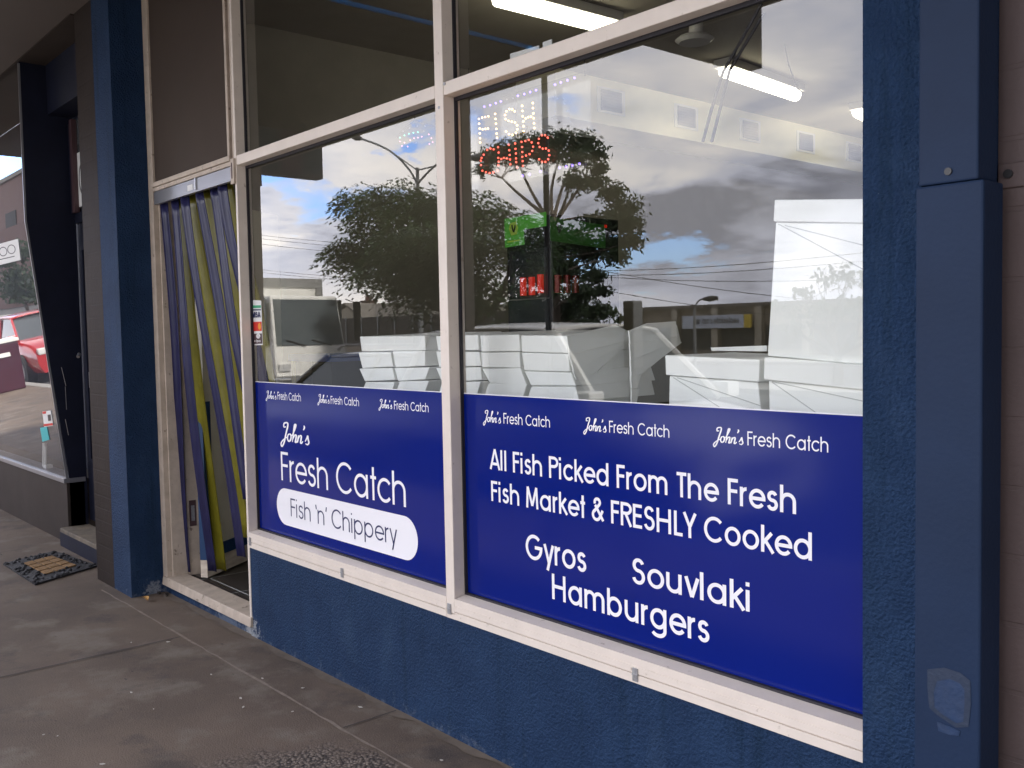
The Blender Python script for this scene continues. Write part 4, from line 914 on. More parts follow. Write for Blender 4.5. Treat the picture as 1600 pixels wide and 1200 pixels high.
bl_ = [Z(*p) for p in ((220, 400), (275, 385), (328, 367), (375, 350), (535, 298), (595, 282), (650, 263), (705, 245), (883, 193), (938, 173), (1000, 152), (1066, 130), (580, 1048), (645, 1035), (748, 1008), (928, 973), (988, 963), (1045, 950), (1112, 935))]
dots(bl_, 'led_b', 'led_border', .004)
un_ = [Z(*p) for p in ((820, 320), (870, 305), (910, 325), (968, 330), (888, 398), (975, 372), (886, 445), (1003, 440), (878, 485), (1012, 500), (860, 515), (905, 525), (940, 543), (980, 580), (1023, 582), (1030, 540), (1000, 650), (1020, 685), (1008, 715), (1000, 750), (985, 780), (965, 798), (940, 830), (1000, 820), (1015, 880), (430, 330), (490, 320), (130, 430))]
dots(un_, 'led_w', 'led_dots', .0026)
t = MB()
for (u, v) in ((733, 158), (914, 119)):
    c = P(u, v, yl + .012); t.tube([(c.x, yl + .012, c.z), (c.x, yl + .012, ZT0 + .12)], .0012, 5)
t.build('hanging_wire', 'cable', led)
# small led sign in the left window
ls = thing('led_fish_sign', 'small coloured led sign glowing at the top of the left window', 'sign', tuple(P(650, 220, .3)))
def dots2(px, m_, r=.003):
    t = MB()
    for (u, v) in px: c = P(u, v, .3); t.dome(c, r, 6)
    t.build('led_dots', m_, ls, smooth=True)
dots2([(625, 215), (632, 211.5), (639, 209), (646, 207.5), (653, 206.5)], 'led_g'); dots2([(647, 216), (653, 215), (659, 213.5), (670, 210), (674, 216), (676, 222), (671, 225), (625, 221), (632, 223), (641, 219), (628, 228), (637, 229)], 'led_p'); dots2([(630, 205), (640, 200), (652, 197), (664, 197), (650, 223), (662, 205)], 'led_w', .003)
t = MB(); c = P(648, 214, .306); t.tube([(c.x - .13, .306, c.z + .02), (c.x, .306, c.z + .07), (c.x + .13, .306, c.z + .02)], .0015, 5); t.tube([(c.x, .306, c.z + .07), (c.x, .306, ZT0 + .15)], .001, 5); t.build('wire_frame', 'cable', ls)

# drinks fridge
fx0, fx1, fy0 = -4.70, -4.275, 2.0
fr_ = thing('drinks_fridge', 'tall black drinks fridge with green lit header and red cans inside the shop', 'fridge', ((fx0 + fx1) / 2, 2.3, .09))
t = MB(); t.box(fx0, fx1, fy0 + .02, 2.62, .09, 2.18); t.build('cabinet', 'fridge_body', fr_, bevel=.006)
def fpoly(px, y, m_, name, par, d=.004): t = MB(); t.prism([P(u, v, y) for u, v in px], (0, d, 0)); return t.build(name, m_, par)
hp = fpoly([(788, 342), (853, 331), (853, 353), (818, 358.5), (819, 382), (789, 387)], fy0 + .012, 'fridge_green', 'header_panel', fr_)
fpoly([(797, 349), (806, 346), (809, 356), (807, 366), (799, 368), (795, 358)], fy0 + .009, 'fridge_lime', 'header_mark', hp, .002)
t = MB()
def Vmark(mb, u, v, s, y): 
    for pts in ([(-.5, 1), (-.38, .2), (0, -.9)], [(.45, .9), (.35, .2), (0, -.9)]): ribbon(mb, crom(pts, 4), .42, lambda a, b_, o_: tuple(P(u + a * s, v - b_ * s * 1.15, y)), 0)
Vmark(t, 802.5, 357.5, 5.2, fy0 + .006); t.build('header_mark', 'black', hp)
fpoly([(793, 377), (812, 374), (812, 376), (793, 379.5)], fy0 + .009, 'fridge_lime', 'header_mark', hp, .002)
def xpoly(px, x, m_, name, par, d=.004): t = MB(); t.prism([PX(u, v, x) for u, v in px], (-d, 0, 0)); return t.build(name, m_, par)
hq = xpoly([(860, 338), (946, 352), (946, 388), (860, 376)], fx1 + .006, 'fridge_green_dim', 'header_panel', fr_)
t = MB(); 
for pts in ([(-.5, 1), (-.38, .2), (0, -.9)], [(.45, .9), (.35, .2), (0, -.9)]): ribbon(t, crom(pts, 4), .42, lambda a, b_, o_: tuple(PX(874 + a * 6.5, 357 - b_ * 7.5, fx1 + .009)), 0)
t.build('header_mark', 'black', hq)
xpoly([(945, 351), (948.5, 351.5), (948.5, 356), (945, 355.5)], fx1 + .011, 'can_red', 'temperature_display', hq)
dg = MB(); dg.box(fx0 + .03, fx1 - .03, fy0 + .012, fy0 + .018, .35, 1.98); dgo = dg.build('door_pane', 'car_glass', fr_)
cn = MB()
for (u, v0, v1) in ((820, 434, 462), (833.5, 433, 461), (847, 429, 458)):
    a = P(u, v1, fy0); b_ = P(u, v0, fy0); cn.tube([(a.x, fy0 - .012, a.z), (a.x, fy0 - .012, b_.z)], .021, 12)
cn.build('drink_can', 'can_red', fr_)
cn = MB()
for (u, v0, v1) in ((870, 430, 458), (884, 430, 458), (897, 431, 458)):
    a = PX(u, v1, fx1); b_ = PX(u, v0, fx1); cn.tube([(fx1 + .012, a.y, a.z), (fx1 + .012, a.y, b_.z)], .024, 12)
cn.build('drink_can', 'can_dim', fr_)
sh_ = MB(); a = P(818, 464, fy0); sh_.box(fx0 + .04, fx1 - .02, fy0 - .012, fy0 + .01, a.z - .02, a.z - .012); sh_.build('can_rack', 'silver', fr_)
# fluorescent lamps
def lamp(u0, v0, u1, v1, zc_, lab):
    a = PZ(u0, v0, zc_); b_ = PZ(u1, v1, zc_); root = thing('fluorescent_light', lab, 'ceiling light', tuple((a + b_) / 2), 'ceiling lights inside the shop')
    d = (b_ - a).normalized(); n = Vector((-d.y, d.x, 0))
    t = MB(); c_ = [a + n * .07, a - n * .07, b_ - n * .07, b_ + n * .07]; t.hexa([p for p in c_] + [p + Vector((0, 0, 3.458 - zc_)) for p in c_]); t.build('lamp_body', 'white_paint', root)
    t = MB(); t.tube([a + d * .03 + Vector((0, 0, -.024)) , b_ - d * .03 + Vector((0, 0, -.024))], .05, 12); t.build('lamp_tube', 'tube', root, smooth=True)
lamp(1128, 104, 1246, 145, 3.40, 'lit fluorescent light seen through the dark hanging sign reflection')
lamp(770, -12, 962, 38, 3.40, 'lit fluorescent light above the transom near the top edge')
lamp(1338, 170, 1400, 200, 3.40, 'lit fluorescent light half hidden by the blue pilaster')
o = thing('ceiling_fan_hub', 'round cream ceiling fitting on a short stem inside the shop', 'ceiling fitting', (-4.0, 3.1, 3.4))
c = P(1085, 62, 3.0); t = MB(); t.tube([(c.x, 3.0, c.z - .02), (c.x, 3.0, c.z), (c.x, 3.0, c.z + .02)], [.10, .125, .10], 20); t.build('fitting_disc', 'white_paint', o, smooth=False)
t = MB(); t.tube([(c.x + .01, 3.0, c.z + .02), (c.x + .02, 3.0, 3.46)], .045, 14); t.build('fitting_stem', 'white_paint', o)
t = MB(); t.tube([P(1190, 5, 1.0), P(1160, 60, 1.0), P(1130, 112, 1.0), P(1112, 170, 1.0), P(1098, 222, 1.0)], .006, 6); t.tube([P(1194, 20, 1.0), P(1140, 110, 1.0), P(1112, 222, 1.0)], .006, 6)
o = t.build('electric_cable', 'cable'); tag(o, 'two black cords hanging inside the right window', 'cord')
t = MB(); t.tube([PZ(1226, 70, 3.0), P(1232, 100, 1.6), P(1246, 138, 1.6), P(1256, 146, 1.6)], .003, 5); o = t.build('electric_cable', 'cable'); tag(o, 'thin dark cord looping beside the ceiling light', 'cord')
t = MB(); 
t.prism([P(u, v, .12) for u, v in ((797, 84), (842, 71), (842, 88), (797, 100))], (0, .003, 0)); t.prism([P(u, v, .12) for u, v in ((848, 66), (862, 61), (862, 84), (848, 88))], (0, .003, 0)); o = t.build('white_card', 'white_paint'); tag(o, 'white cards propped on the transom inside the upper right window', 'card')
# display cabinet by the left wall
dc = thing('display_cabinet', 'dark display cabinet with blue top edge and yellow side behind the left window', 'cabinet', (-5.5, 1.3, .09))
t = MB(); t.box(-5.70, -5.2, 1.0, 1.6, .09, 1.30); t.build('cabinet_body', mat('dark green glass', (.03, .045, .03), .15), dc)
t = MB(); t.box(-5.72, -5.18, .98, 1.62, 1.301, 1.345); t.build('cabinet_top', mat('blue cabinet edge', (.06, .12, .32), .4), dc)
t = MB(); t.box(-5.70, -5.66, .99, .999, .09, 1.30); t.build('cabinet_edge', 'strip_yellow', dc)

# ================================================================== AWNING AND HANGING SIGNS
aw = thing('street_awning', 'dark lined awning over the footpath in front of the shop', 'awning', (-3, -1.4, SOF))
XG0, XG1, YG0, YG1 = -4.94, -4.86, -2.46, -2.40
t = MB(); t.box(-11, XG0, YG1, .0, SOF, SOF + .03); t.box(XG1, 14, YG1, .0, SOF, SOF + .03); t.build('soffit', 'soffit', aw)
t = MB(); t.box(XG0, XG1, YG1 + .001, .0, SOF + .004, SOF + .010); t.box(-11, 14, YG0, YG1, SOF + .004, SOF + .010); t.build('skylight_strip', 'skylight', aw)
t = MB(); t.box(-11, 14, YG0 - .06, YG0 - .001, SOF - .005, SOF + .42); t.build('fascia', 'fascia', aw)
t = MB(); r_ = MB()
for (x0, x1) in ((-11, XG0 - .02), (XG1 + .02, 14)): r_.box(x0, x1, YG1 + .05, -.02, SOF + .20, SOF + .22)
r_.build('awning_roof', 'galv', aw)
aw2 = thing('street_awning', 'higher boarded awning over the footpath further up the street', 'awning', (-24, -1.4, 5.0))
t = MB(); t.box(-45, -11.05, -2.5, .0, 5.0, 5.03)
for k in range(5): t.box(-45, -11.05, -2.5 + .5 * k, -2.44 + .5 * k, 4.97, 4.999)
t.build('soffit', 'shop_wall', aw2); t = MB(); t.box(-45, -11.05, -2.58, -2.501, 4.96, 5.4); t.build('fascia', 'fascia', aw2)
for (xx, yy) in ((P(851, 150, 2.62 + .0).x, -2.50), (-12.5, -2.50), (2.5, -2.5)):
    p = thing('awning_post', {0: 'slim dark awning post standing at the kerb opposite the right window'}.get(0) if xx > -8 and xx < 0 else ('slim dark awning post further up the street' if xx < 0 else 'slim dark awning post down the street beyond the shop'), 'post', (xx, yy, 0), 'awning posts')
    t = MB(); t.tube([(xx, yy, 0), (xx, yy, SOF + .1)], .022, 10); t.build('post_shaft', 'black', p); t = MB(); t.box(xx - .06, xx + .06, yy - .06, yy + .06, 0, .012); t.build('post_foot', 'black', p)
def blade(xc, y0, y1, z0, z1, lab, stripes, txt=None):
    root = thing('hanging_sign', lab, 'sign', (xc, (y0 + y1) / 2, z1), 'signs hanging under the awning')
    t = MB(); t.box(xc - .06, xc + .06, y0, y1, z0, z1); bd = t.build('sign_box', 'sign_grey', root, bevel=.004)
    t = MB(); t.box(xc - .03, xc + .03, y0 + .15, y0 + .19, z1, SOF); t.box(xc - .03, xc + .03, y1 - .19, y1 - .15, z1, SOF); t.build('sign_hanger', 'galv', root)
    if stripes:
        for k in range(7):
            ya = y0 + (y1 - y0) * k / 7; t = MB(); t.box(xc + .0602, xc + .0612, ya + .02, ya + (y1 - y0) / 7 - .01, z0 + .04, z1 - .01); t.build('sign_stripe', 'sign_stripe' if k % 2 else 'sign_stripe2', bd)
    if txt:
        mb = MB(); write(mb, txt, .14, 0, 0, .16, 1.0, lambda x, z, o_: (xc + .0602 + o_, y0 + .1 + x, z0 + .1 + z)); mb.build('sign_lettering', 'sign_text', bd)
a = M(1191, 107, -2.38); b_ = M(1191, 15, -2.38)
blade(a.x - .06, -2.38, -1.1, a.z, SOF - .08, 'dark hanging sign under the awning opposite the right window', False, 'CO')
a = M(505, 280, -2.38)
blade(a.x - .06, -2.38, -.9, a.z, SOF - .08, 'striped hanging sign under the awning up the street', True)

# ================================================================== ACROSS THE STREET
def leafquad(mb, c, nrm, ln, wd, r_):
    a = nrm.cross(Vector((r_.uniform(-1, 1), r_.uniform(-1, 1), r_.uniform(-1, 1))))
    if a.length < .01: return
    a.normalize(); b_ = nrm.cross(a).normalized(); mb.face([c - a * ln, c - b_ * wd, c + a * ln, c + b_ * wd])
def limb(mb, a, b_, r0, r1, r_, n=6, bend=.12):
    a = Vector(a); b_ = Vector(b_); L_ = (b_ - a).length; o_ = Vector((r_.uniform(-1, 1), r_.uniform(-1, 1), r_.uniform(-.3, .6))) * L_ * bend; pts = []
    for k in range(n + 1): t = k / n; pts.append(a + (b_ - a) * t + o_ * math.sin(math.pi * t))
    mb.tube(pts, [r0 + (r1 - r0) * k / n for k in range(n + 1)], 6, cap=False); return pts
def tree(name, lab, base, fork_z, clumps, m_leaf, m_bark, r0, nl, ln, wd, seed, spray=False, depth_y=0):
    r_ = random.Random(seed); root = thing(name, lab, 'tree', tuple(base)); tk = MB(); base = Vector(base)
    fork = base + Vector((r_.uniform(-.3, .3), 0, fork_z)); limb(tk, base, fork, r0, r0 * .75, r_, 6, .03); cr = MB()
    cs = [(Vector(c), rad) for c, rad in clumps]; ups = sorted([c for c, _ in cs if c.z > fork.z + .8], key=lambda c: c.x)
    lead = []
    if not spray and len(ups) > 12:
        for k in range(6):
            e_ = ups[int((k + .5) * len(ups) / 6)]; lead.append(limb(tk, fork - Vector((0, 0, .12 * (k % 3))), fork + (e_ - fork) * .72 + Vector((0, 0, .25)), r0 * .5, r0 * .2, r_, 8, .10))
    for (c, rad) in cs:
        if lead:
            if c.z > fork.z + .8:
                q_ = min((p for L_ in lead for p in L_[3:]), key=lambda p: (p - c).length); limb(tk, q_, c + Vector((0, 0, -.1)), r0 * .2, r0 * .05, r_, 5, .10)
            else:
                z_ = max(base.z + 1.0, min(fork.z, c.z - .5)); t_k = (z_ - base.z) / (fork.z - base.z); limb(tk, base + (fork - base) * t_k, c, r0 * .3, r0 * .06, r_, 5, .08); rad *= 1.25
            n = 0
            for k in range(int(nl * rad * rad)):
                d = Vector((r_.gauss(0, 1), r_.gauss(0, 1), r_.gauss(0, .8))); d.normalize(); p = c + Vector((d.x, d.y, d.z * .7)) * rad * abs(r_.gauss(.5, .4)); p.z -= .25 * rad * max(0, r_.gauss(0, .6))
                leafquad(cr, p, Vector((r_.uniform(-1, 1), r_.uniform(-1, 1), r_.uniform(-.2, 1))).normalized(), ln * r_.uniform(.7, 1.3), wd, r_)
            continue
        mid = fork + (c - fork) * .5 + Vector((r_.uniform(-.3, .3), r_.uniform(-.3, .3), -.15)); limb(tk, fork, mid, r0 * .42, r0 * .25, r_); limb(tk, mid, c, r0 * .25, r0 * .06, r_)
        for k in range(4):
            e_ = c + Vector((r_.gauss(0, .5), r_.gauss(0, .5), r_.gauss(.1, .35))) * rad; limb(tk, mid + (c - mid) * r_.uniform(.3, .9), e_, r0 * .08, r0 * .025, r_, 4)
        n = int(nl * rad * rad)
        for k in range(n):
            if spray:
                d = Vector((r_.gauss(0, 1), r_.gauss(0, 1), r_.gauss(0, .55))); d.normalize(); p = c + d * rad * (r_.random() ** .45) * Vector((1, 1, .75)).length / 1.6
                dr = Vector((d.x, d.y, -.15 + r_.uniform(-.35, .15))).normalized(); sd = dr.cross(Vector((0, 0, 1))).normalized(); fl_ = ln * r_.uniform(.7, 1.3)
                for s_ in range(4):
                    q_ = p + dr * fl_ * s_ * .5 - Vector((0, 0, .03 * s_ * s_))
                    for sg in (-1, 1):
                        tip = q_ + (sd * sg * .8 + dr * .6) * fl_ * .62 + Vector((0, 0, r_.uniform(-.10, .03))); cr.face([q_, q_ + (tip - q_) * .5 + dr * wd, tip, q_ + (tip - q_) * .5 - dr * wd])
            else:
                d = Vector((r_.gauss(0, 1), r_.gauss(0, 1), r_.gauss(0, .8))); d.normalize(); p = c + Vector((d.x, d.y, d.z * .7)) * rad * abs(r_.gauss(.55, .38)); p.z -= .25 * rad * max(0, r_.gauss(0, .6))
                leafquad(cr, p, Vector((r_.uniform(-1, 1), r_.uniform(-1, 1), r_.uniform(-.2, 1))).normalized(), ln * r_.uniform(.7, 1.3), wd, r_)
    tk.build('trunk', m_bark, root, smooth=True); cr.build('crown', m_leaf, root)
def clump_px(px, y, jit, seed):
    r_ = random.Random(seed); out_ = []
    for (u, v, rp) in px:
        yy = y + r_.uniform(-jit, jit); c = M(u, v, yy); rad = (M(u + rp, v, yy) - M(u - rp, v, yy)).length / 2 * .78; out_.append((c, rad))
    return out_
fe = clump_px([(560, 310, 22), (590, 330, 30), (620, 305, 28), (655, 320, 30), (690, 318, 30), (725, 325, 28), (760, 330, 28), (800, 345, 28), (835, 350, 24), (600, 365, 26), (640, 370, 34), (680, 370, 34), (720, 375, 34), (770, 380, 32), (545, 400, 22), (575, 395, 28), (610, 405, 32), (650, 415, 36), (690, 415, 36), (730, 425, 30), (535, 385, 14),
               (625, 440, 24), (690, 448, 26), (660, 455, 30), (810, 395, 26), (845, 385, 22), (750, 460, 24), (790, 445, 16), (845, 430, 16), (580, 425, 16)], -14.5, 2.2, 3)
bt = M(742, 520, -14.5); tree('feathery_tree', 'broad dark feathery street tree across the road', (bt.x, -14.5, -.13), 1.9, fe, 'leaf1', 'bark', .17, 290, .30, .055, 5, spray=True)
eu = clump_px([(765, 245, 18), (790, 235, 22), (820, 225, 22), (850, 222, 22), (880, 218, 24), (910, 222, 24), (930, 240, 20), (935, 262, 16), (755, 265, 12), (900, 245, 20), (870, 240, 20), (840, 238, 20), (810, 248, 18), (900, 282, 22), (930, 285, 20), (955, 300, 24), (975, 325, 22), (985, 350, 18), (960, 345, 22), (930, 345, 16), (985, 375, 16), (955, 380, 22), (925, 395, 20), (965, 400, 16), (905, 380, 22), (880, 370, 22), (860, 385, 24), (930, 430, 16), (940, 455, 12), (885, 420, 24), (860, 430, 24), (835, 420, 24), (910, 455, 20), (925, 490, 20), (890, 480, 24), (860, 480, 26), (825, 470, 24), (830, 500, 22), (880, 505, 24), (915, 510, 18)], -27, 2.2, 8)
bt = M(868, 520, -27); tree('gum_tree', 'tall gum tree with umbrella crown and bare forked limbs across the road', (bt.x, -27, -.13), M(868, 345, -27).z + .1, eu, 'leaf2', 'bark_pale', .20, 1300, .13, .05, 9)
hb = clump_px([(1225, 480, 26), (1255, 455, 28), (1290, 435, 28), (1325, 430, 30), (1355, 440, 34), (1240, 510, 32), (1280, 485, 34), (1320, 480, 36), (1360, 480, 36), (1395, 470, 40), (1430, 480, 40)], -22, 1.5, 4)
bt = M(1310, 560, -22); tree('bushy_tree', 'rounded pale green bushy tree down the street', (bt.x, -22, -.13), .8, hb, 'leaf3', 'bark', .16, 260, .11, .06, 12)
fb_ = clump_px([(955, 488, 14), (970, 498, 14), (940, 480, 16)], -40, 1.5, 5); bt = M(955, 520, -40); tree('distant_tree', 'small distant tree beside the gum tree', (bt.x, -40, -.13), .6, fb_, 'leaf3', 'bark', .12, 200, .16, .09, 13)

for kk, (xx, lab) in enumerate(((-81, 'dark rounded tree on the median far up the street'), (-72, 'smaller dark tree on the median nearer than the rounded one'))):
    r_ = random.Random(30 + kk); cl = [(Vector((xx + r_.uniform(-3, 3), -18.5 + r_.uniform(-1, 1), 1.4 + r_.uniform(0, 3.2 - kk))), r_.uniform(.9, 1.4)) for k in range(11)]
    tree('median_tree', lab, (xx, -18.5, 0), .8, cl, 'leaf2', 'bark', .16, 120, .22, .12, 40 + kk)
# street lamps
def lamppost(y, base_px, top_px, arms, lab, r0=.09):
    b_ = M(*base_px, y); tp = M(*top_px, y); root = thing('street_lamp', lab, 'street lamp', (b_.x, y, -.13))
    t = MB(); t.tube([(tp.x, y, -.13), (tp.x, y, tp.z)], [r0 * 1.25, r0 * .8], 10); t.build('pole', 'galv', root)
    for pts, brace, headw in arms:
        q_ = [M(u, v, y) for u, v in pts]; cp = [Vector((a, y, z)) for a, z in crom([(p.x, p.z) for p in q_], 6)]; t = MB(); t.tube(cp, r0 * .5, 8)
        if brace: t.tube([M(*brace[0], y), M(*brace[1], y)], r0 * .35, 6)
        t.build('lamp_arm', 'galv', root)
        e_ = cp[-1]; d = (cp[-1] - cp[-2]).normalized(); t = MB(); t.tube([e_ - d * .1, e_ + d * headw * .35, e_ + d * headw], [r0, r0 * 1.8, r0 * 1.3], 8); t.build('lamp_head', 'black', root)
lamppost(-21.4, (657, 530), (652, 262), [([(652, 288), (640, 266), (615, 240), (590, 226), (562, 216)], ((652, 266), (618, 242)), .9), ([(652, 288), (668, 270), (690, 252), (715, 246), (735, 246)], ((652, 266), (690, 257)), .9)], 'tall double armed street lamp rising behind the feathery tree')
lamppost(-26, (1086, 520), (1085, 482), [([(1085, 482), (1089, 473), (1095, 468), (1103, 467)], None, .5)], 'small single armed street lamp above the low shops', .06)
# power lines on poles
def wires(y, spans, pole_px, lab, lab2):
    root = thing('power_lines', lab, 'power lines', tuple(M(*pole_px[0], y)))
    for (u0, v0, u1, v1) in spans:
        a = M(u0, v0, y); b_ = M(u1, v1, y); t = MB(); t.tube([a + (b_ - a) * k / 10 - Vector((0, 0, .25 * math.sin(math.pi * k / 10))) for k in range(11)], .014, 5); t.build('wire', 'cable', root)
    for (u, v) in pole_px:
        a = M(u, v, y); t = MB(); t.tube([(a.x, y, -.13), (a.x, y, a.z)], .14, 8); t.box(a.x - .06, a.x + .06, y - .9, y + .9, a.z - .35, a.z - .2); t.build('power_pole', 'bark', root)
wires(-30, [(330, 358, 800, 394), (330, 363, 800, 401), (330, 371, 800, 412), (330, 412, 800, 447), (330, 416, 800, 452)], [(800, 385)], 'overhead power lines left of the feathery tree', '')
wires(-31, [(a_, b_, 1450, b_ + (d_ - b_) * 580 / 460) for a_, b_, c_, d_ in ((870, 424, 1330, 392), (870, 410, 1330, 470), (870, 430, 1330, 405), (870, 440, 1330, 500), (870, 428, 1330, 432))], [(868, 400), (1450, 380)], 'overhead power lines right of the gum tree', '')
# house with gabled roof, fence in front
YH = -50
def at(u, v, y=YH): return M(u, v, y)
hs = thing('gabled_house', 'single storey house with grey tiled gable roof and brick chimney', 'house', tuple(at(590, 520)))
e0 = at(505, 503); r0_ = at(541, 477); e1 = at(575, 503); r1_ = at(700, 480); e2 = at(735, 503)
dpt = Vector((0, -7, 0))
t = MB(); t.prism([(e0.x, YH, -.1), (e1.x, YH, -.1), (e1.x, YH, e1.z), (r0_.x, YH, r0_.z - .15), (e0.x, YH, e0.z)], (0, -7, 0)); t.box(e1.x + .01, e2.x, YH - 7, YH - .6, -.1, e1.z); t.build('wall', 'cream_wall', hs)
t = MB()
t.prism([(e0.x - .3, YH + .3, e0.z - .15), (r0_.x, YH + .3, r0_.z + .05), (r0_.x, YH + .3, r0_.z + .25), (e0.x - .5, YH + .3, e0.z)], (0, -8, 0))
t.prism([(e1.x + .3, YH + .3, e1.z - .15), (r0_.x + .01, YH + .3, r0_.z + .05), (r0_.x + .01, YH + .3, r0_.z + .25), (e1.x + .5, YH + .3, e1.z)], (0, -8, 0))
t.hexa([(e1.x + .3, YH - .2, e1.z), (e2.x + .5, YH - .2, e1.z), (e2.x + .5, YH - 7.4, e1.z), (e1.x + .3, YH - 7.4, e1.z), (r0_.x + .3, YH - 3.4, r0_.z + .1), (r1_.x, YH - 3.4, r0_.z + .1), (r1_.x, YH - 3.8, r0_.z + .1), (r0_.x + .3, YH - 3.8, r0_.z + .1)])
rf = t.build('roof', 'roof', hs)
c = at(573, 473, YH - 3.5); t = MB(); t.box(c.x - .7, c.x + .7, YH - 4.3, YH - 3.2, r0_.z - .1, c.z + .1); t.box(c.x - .8, c.x + .8, YH - 4.4, YH - 3.1, c.z + .1, c.z + .25); t.tube([(c.x - .3, YH - 3.7, c.z + .25), (c.x - .3, YH - 3.7, c.z + .7)], .18, 8); t.tube([(c.x + .3, YH - 3.7, c.z + .25), (c.x + .3, YH - 3.7, c.z + .6)], .18, 8); t.build('chimney', 'red_brick', rf)
t = MB(); c = at(541, 497); t.box(c.x - 1.0, c.x + 1.0, YH + .002, YH + .04, 1.0, 2.1); t.build('window', 'car_glass', hs)
YF = -30
fn_ = thing('dark_fence', 'dark boarded fence with pale posts in front of the house', 'fence', tuple(M(620, 520, YF)))
a = M(508, 499, YF); b_ = M(870, 502, YF); t = MB(); t.box(a.x, b_.x, YF, YF + .06, .9, a.z); t.build('fence_boards', 'fence_dark', fn_); t = MB(); t.box(a.x, b_.x, YF - .1, YF + .1, -.13, .9); t.build('fence_base', 'shop_wall', fn_)
for k in range(12):
    t = MB(); xx = a.x + (b_.x - a.x) * (k + .5) / 12; t.box(xx - .05, xx + .05, YF + .062, YF + .12, -.13, a.z + .05); t.build('fence_post', 'galv', fn_)
# low shops with a real estate board
YS = -48
A1 = M(1000, 487, YS); B1 = M(1345, 470, YS)
ls_ = thing('low_shops', 'row of low tan shops with flat roof across the road', 'building', ((A1.x + B1.x) / 2, YS, 0))
t = MB(); t.box(A1.x, B1.x, YS - 9, YS, -.13, (A1.z + B1.z) / 2); t.build('wall', 'shop_wall', ls_)
zz_ = (A1.z + B1.z) / 2; t = MB(); t.box(A1.x - .3, B1.x + .3, YS - 9.2, YS + .4, zz_, zz_ + .22); t.build('parapet', 'roof', ls_)
for k in range(5):
    xx = A1.x + (B1.x - A1.x) * (k + .5) / 5; t = MB(); t.box(xx - 1.3, xx + 1.3, YS + .001, YS + .05, .2, 1.7); t.build('window', 'car_glass', ls_)
    t = MB(); xx2 = A1.x + (B1.x - A1.x) * k / 5; t.box(xx2 - .25, xx2 + .25, YS + .001, YS + .35, -.13, zz_ - .01); t.build('pier', 'cream_wall', ls_)
a = M(1066, 495, YS + .6); b_ = M(1162, 491, YS + .6); c = M(1066, 514, YS + .6)
sg = thing('estate_board', 'pale blue realestate.com.au board mounted on the low shops', 'sign', ((a.x + b_.x) / 2, YS + .6, c.z))
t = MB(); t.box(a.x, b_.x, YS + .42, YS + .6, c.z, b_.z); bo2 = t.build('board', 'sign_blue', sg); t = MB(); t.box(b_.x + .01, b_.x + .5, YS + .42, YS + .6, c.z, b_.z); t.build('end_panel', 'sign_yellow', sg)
mb = MB(); s = 'realestate.com.au'; tw = text_width(s, .17); cap = (b_.z - c.z) * .5
# faces the street; its own left is +x
wdt = (b_.x - a.x) * .72; write(mb, s, .17, 0, 0, cap, wdt / (tw * cap), lambda x, z, o_: (b_.x - .08 * (b_.x - a.x) - x, YS + .605 + o_ * 8, c.z + cap * .7 + z)); mb.build('board_lettering', 'black', bo2)
# brick building and long row up the street
t_ = thing('brick_building', 'large red brick building far up the street', 'building', (-70, -24, 0)); t = MB(); t.box(-200, -118, -52, -30, -.13, 22); t.build('wall', 'red_brick', t_); t = MB(); t.box(-200.2, -117.8, -52.2, -29.8, 22, 22.5); t.build('parapet', 'roof', t_)
for k in range(8): t = MB(); t.box(-195 + k * 10, -190 + k * 10, -29.99, -29.9, 14.5, 18); t.build('window', 'tyre', t_)
# parking meter
c = M(987, 470, -2.8); pm2 = thing('parking_meter', 'grey ticket machine on a post at the kerb', 'parking meter', (c.x, -2.8, 0)); t = MB(); t.tube([(c.x, -2.8, 0), (c.x, -2.8, 1.2)], .03, 10); t.build('post', 'galv', pm2); t = MB(); t.box(c.x - .05, c.x + .05, -2.86, -2.76, 1.2, c.z); mbx = t.build('meter_box', 'galv', pm2, bevel=.012); t = MB(); t.box(c.x - .035, c.x + .035, -2.758, -2.754, 1.4, c.z - .05); t.build('meter_screen', 'black', mbx)

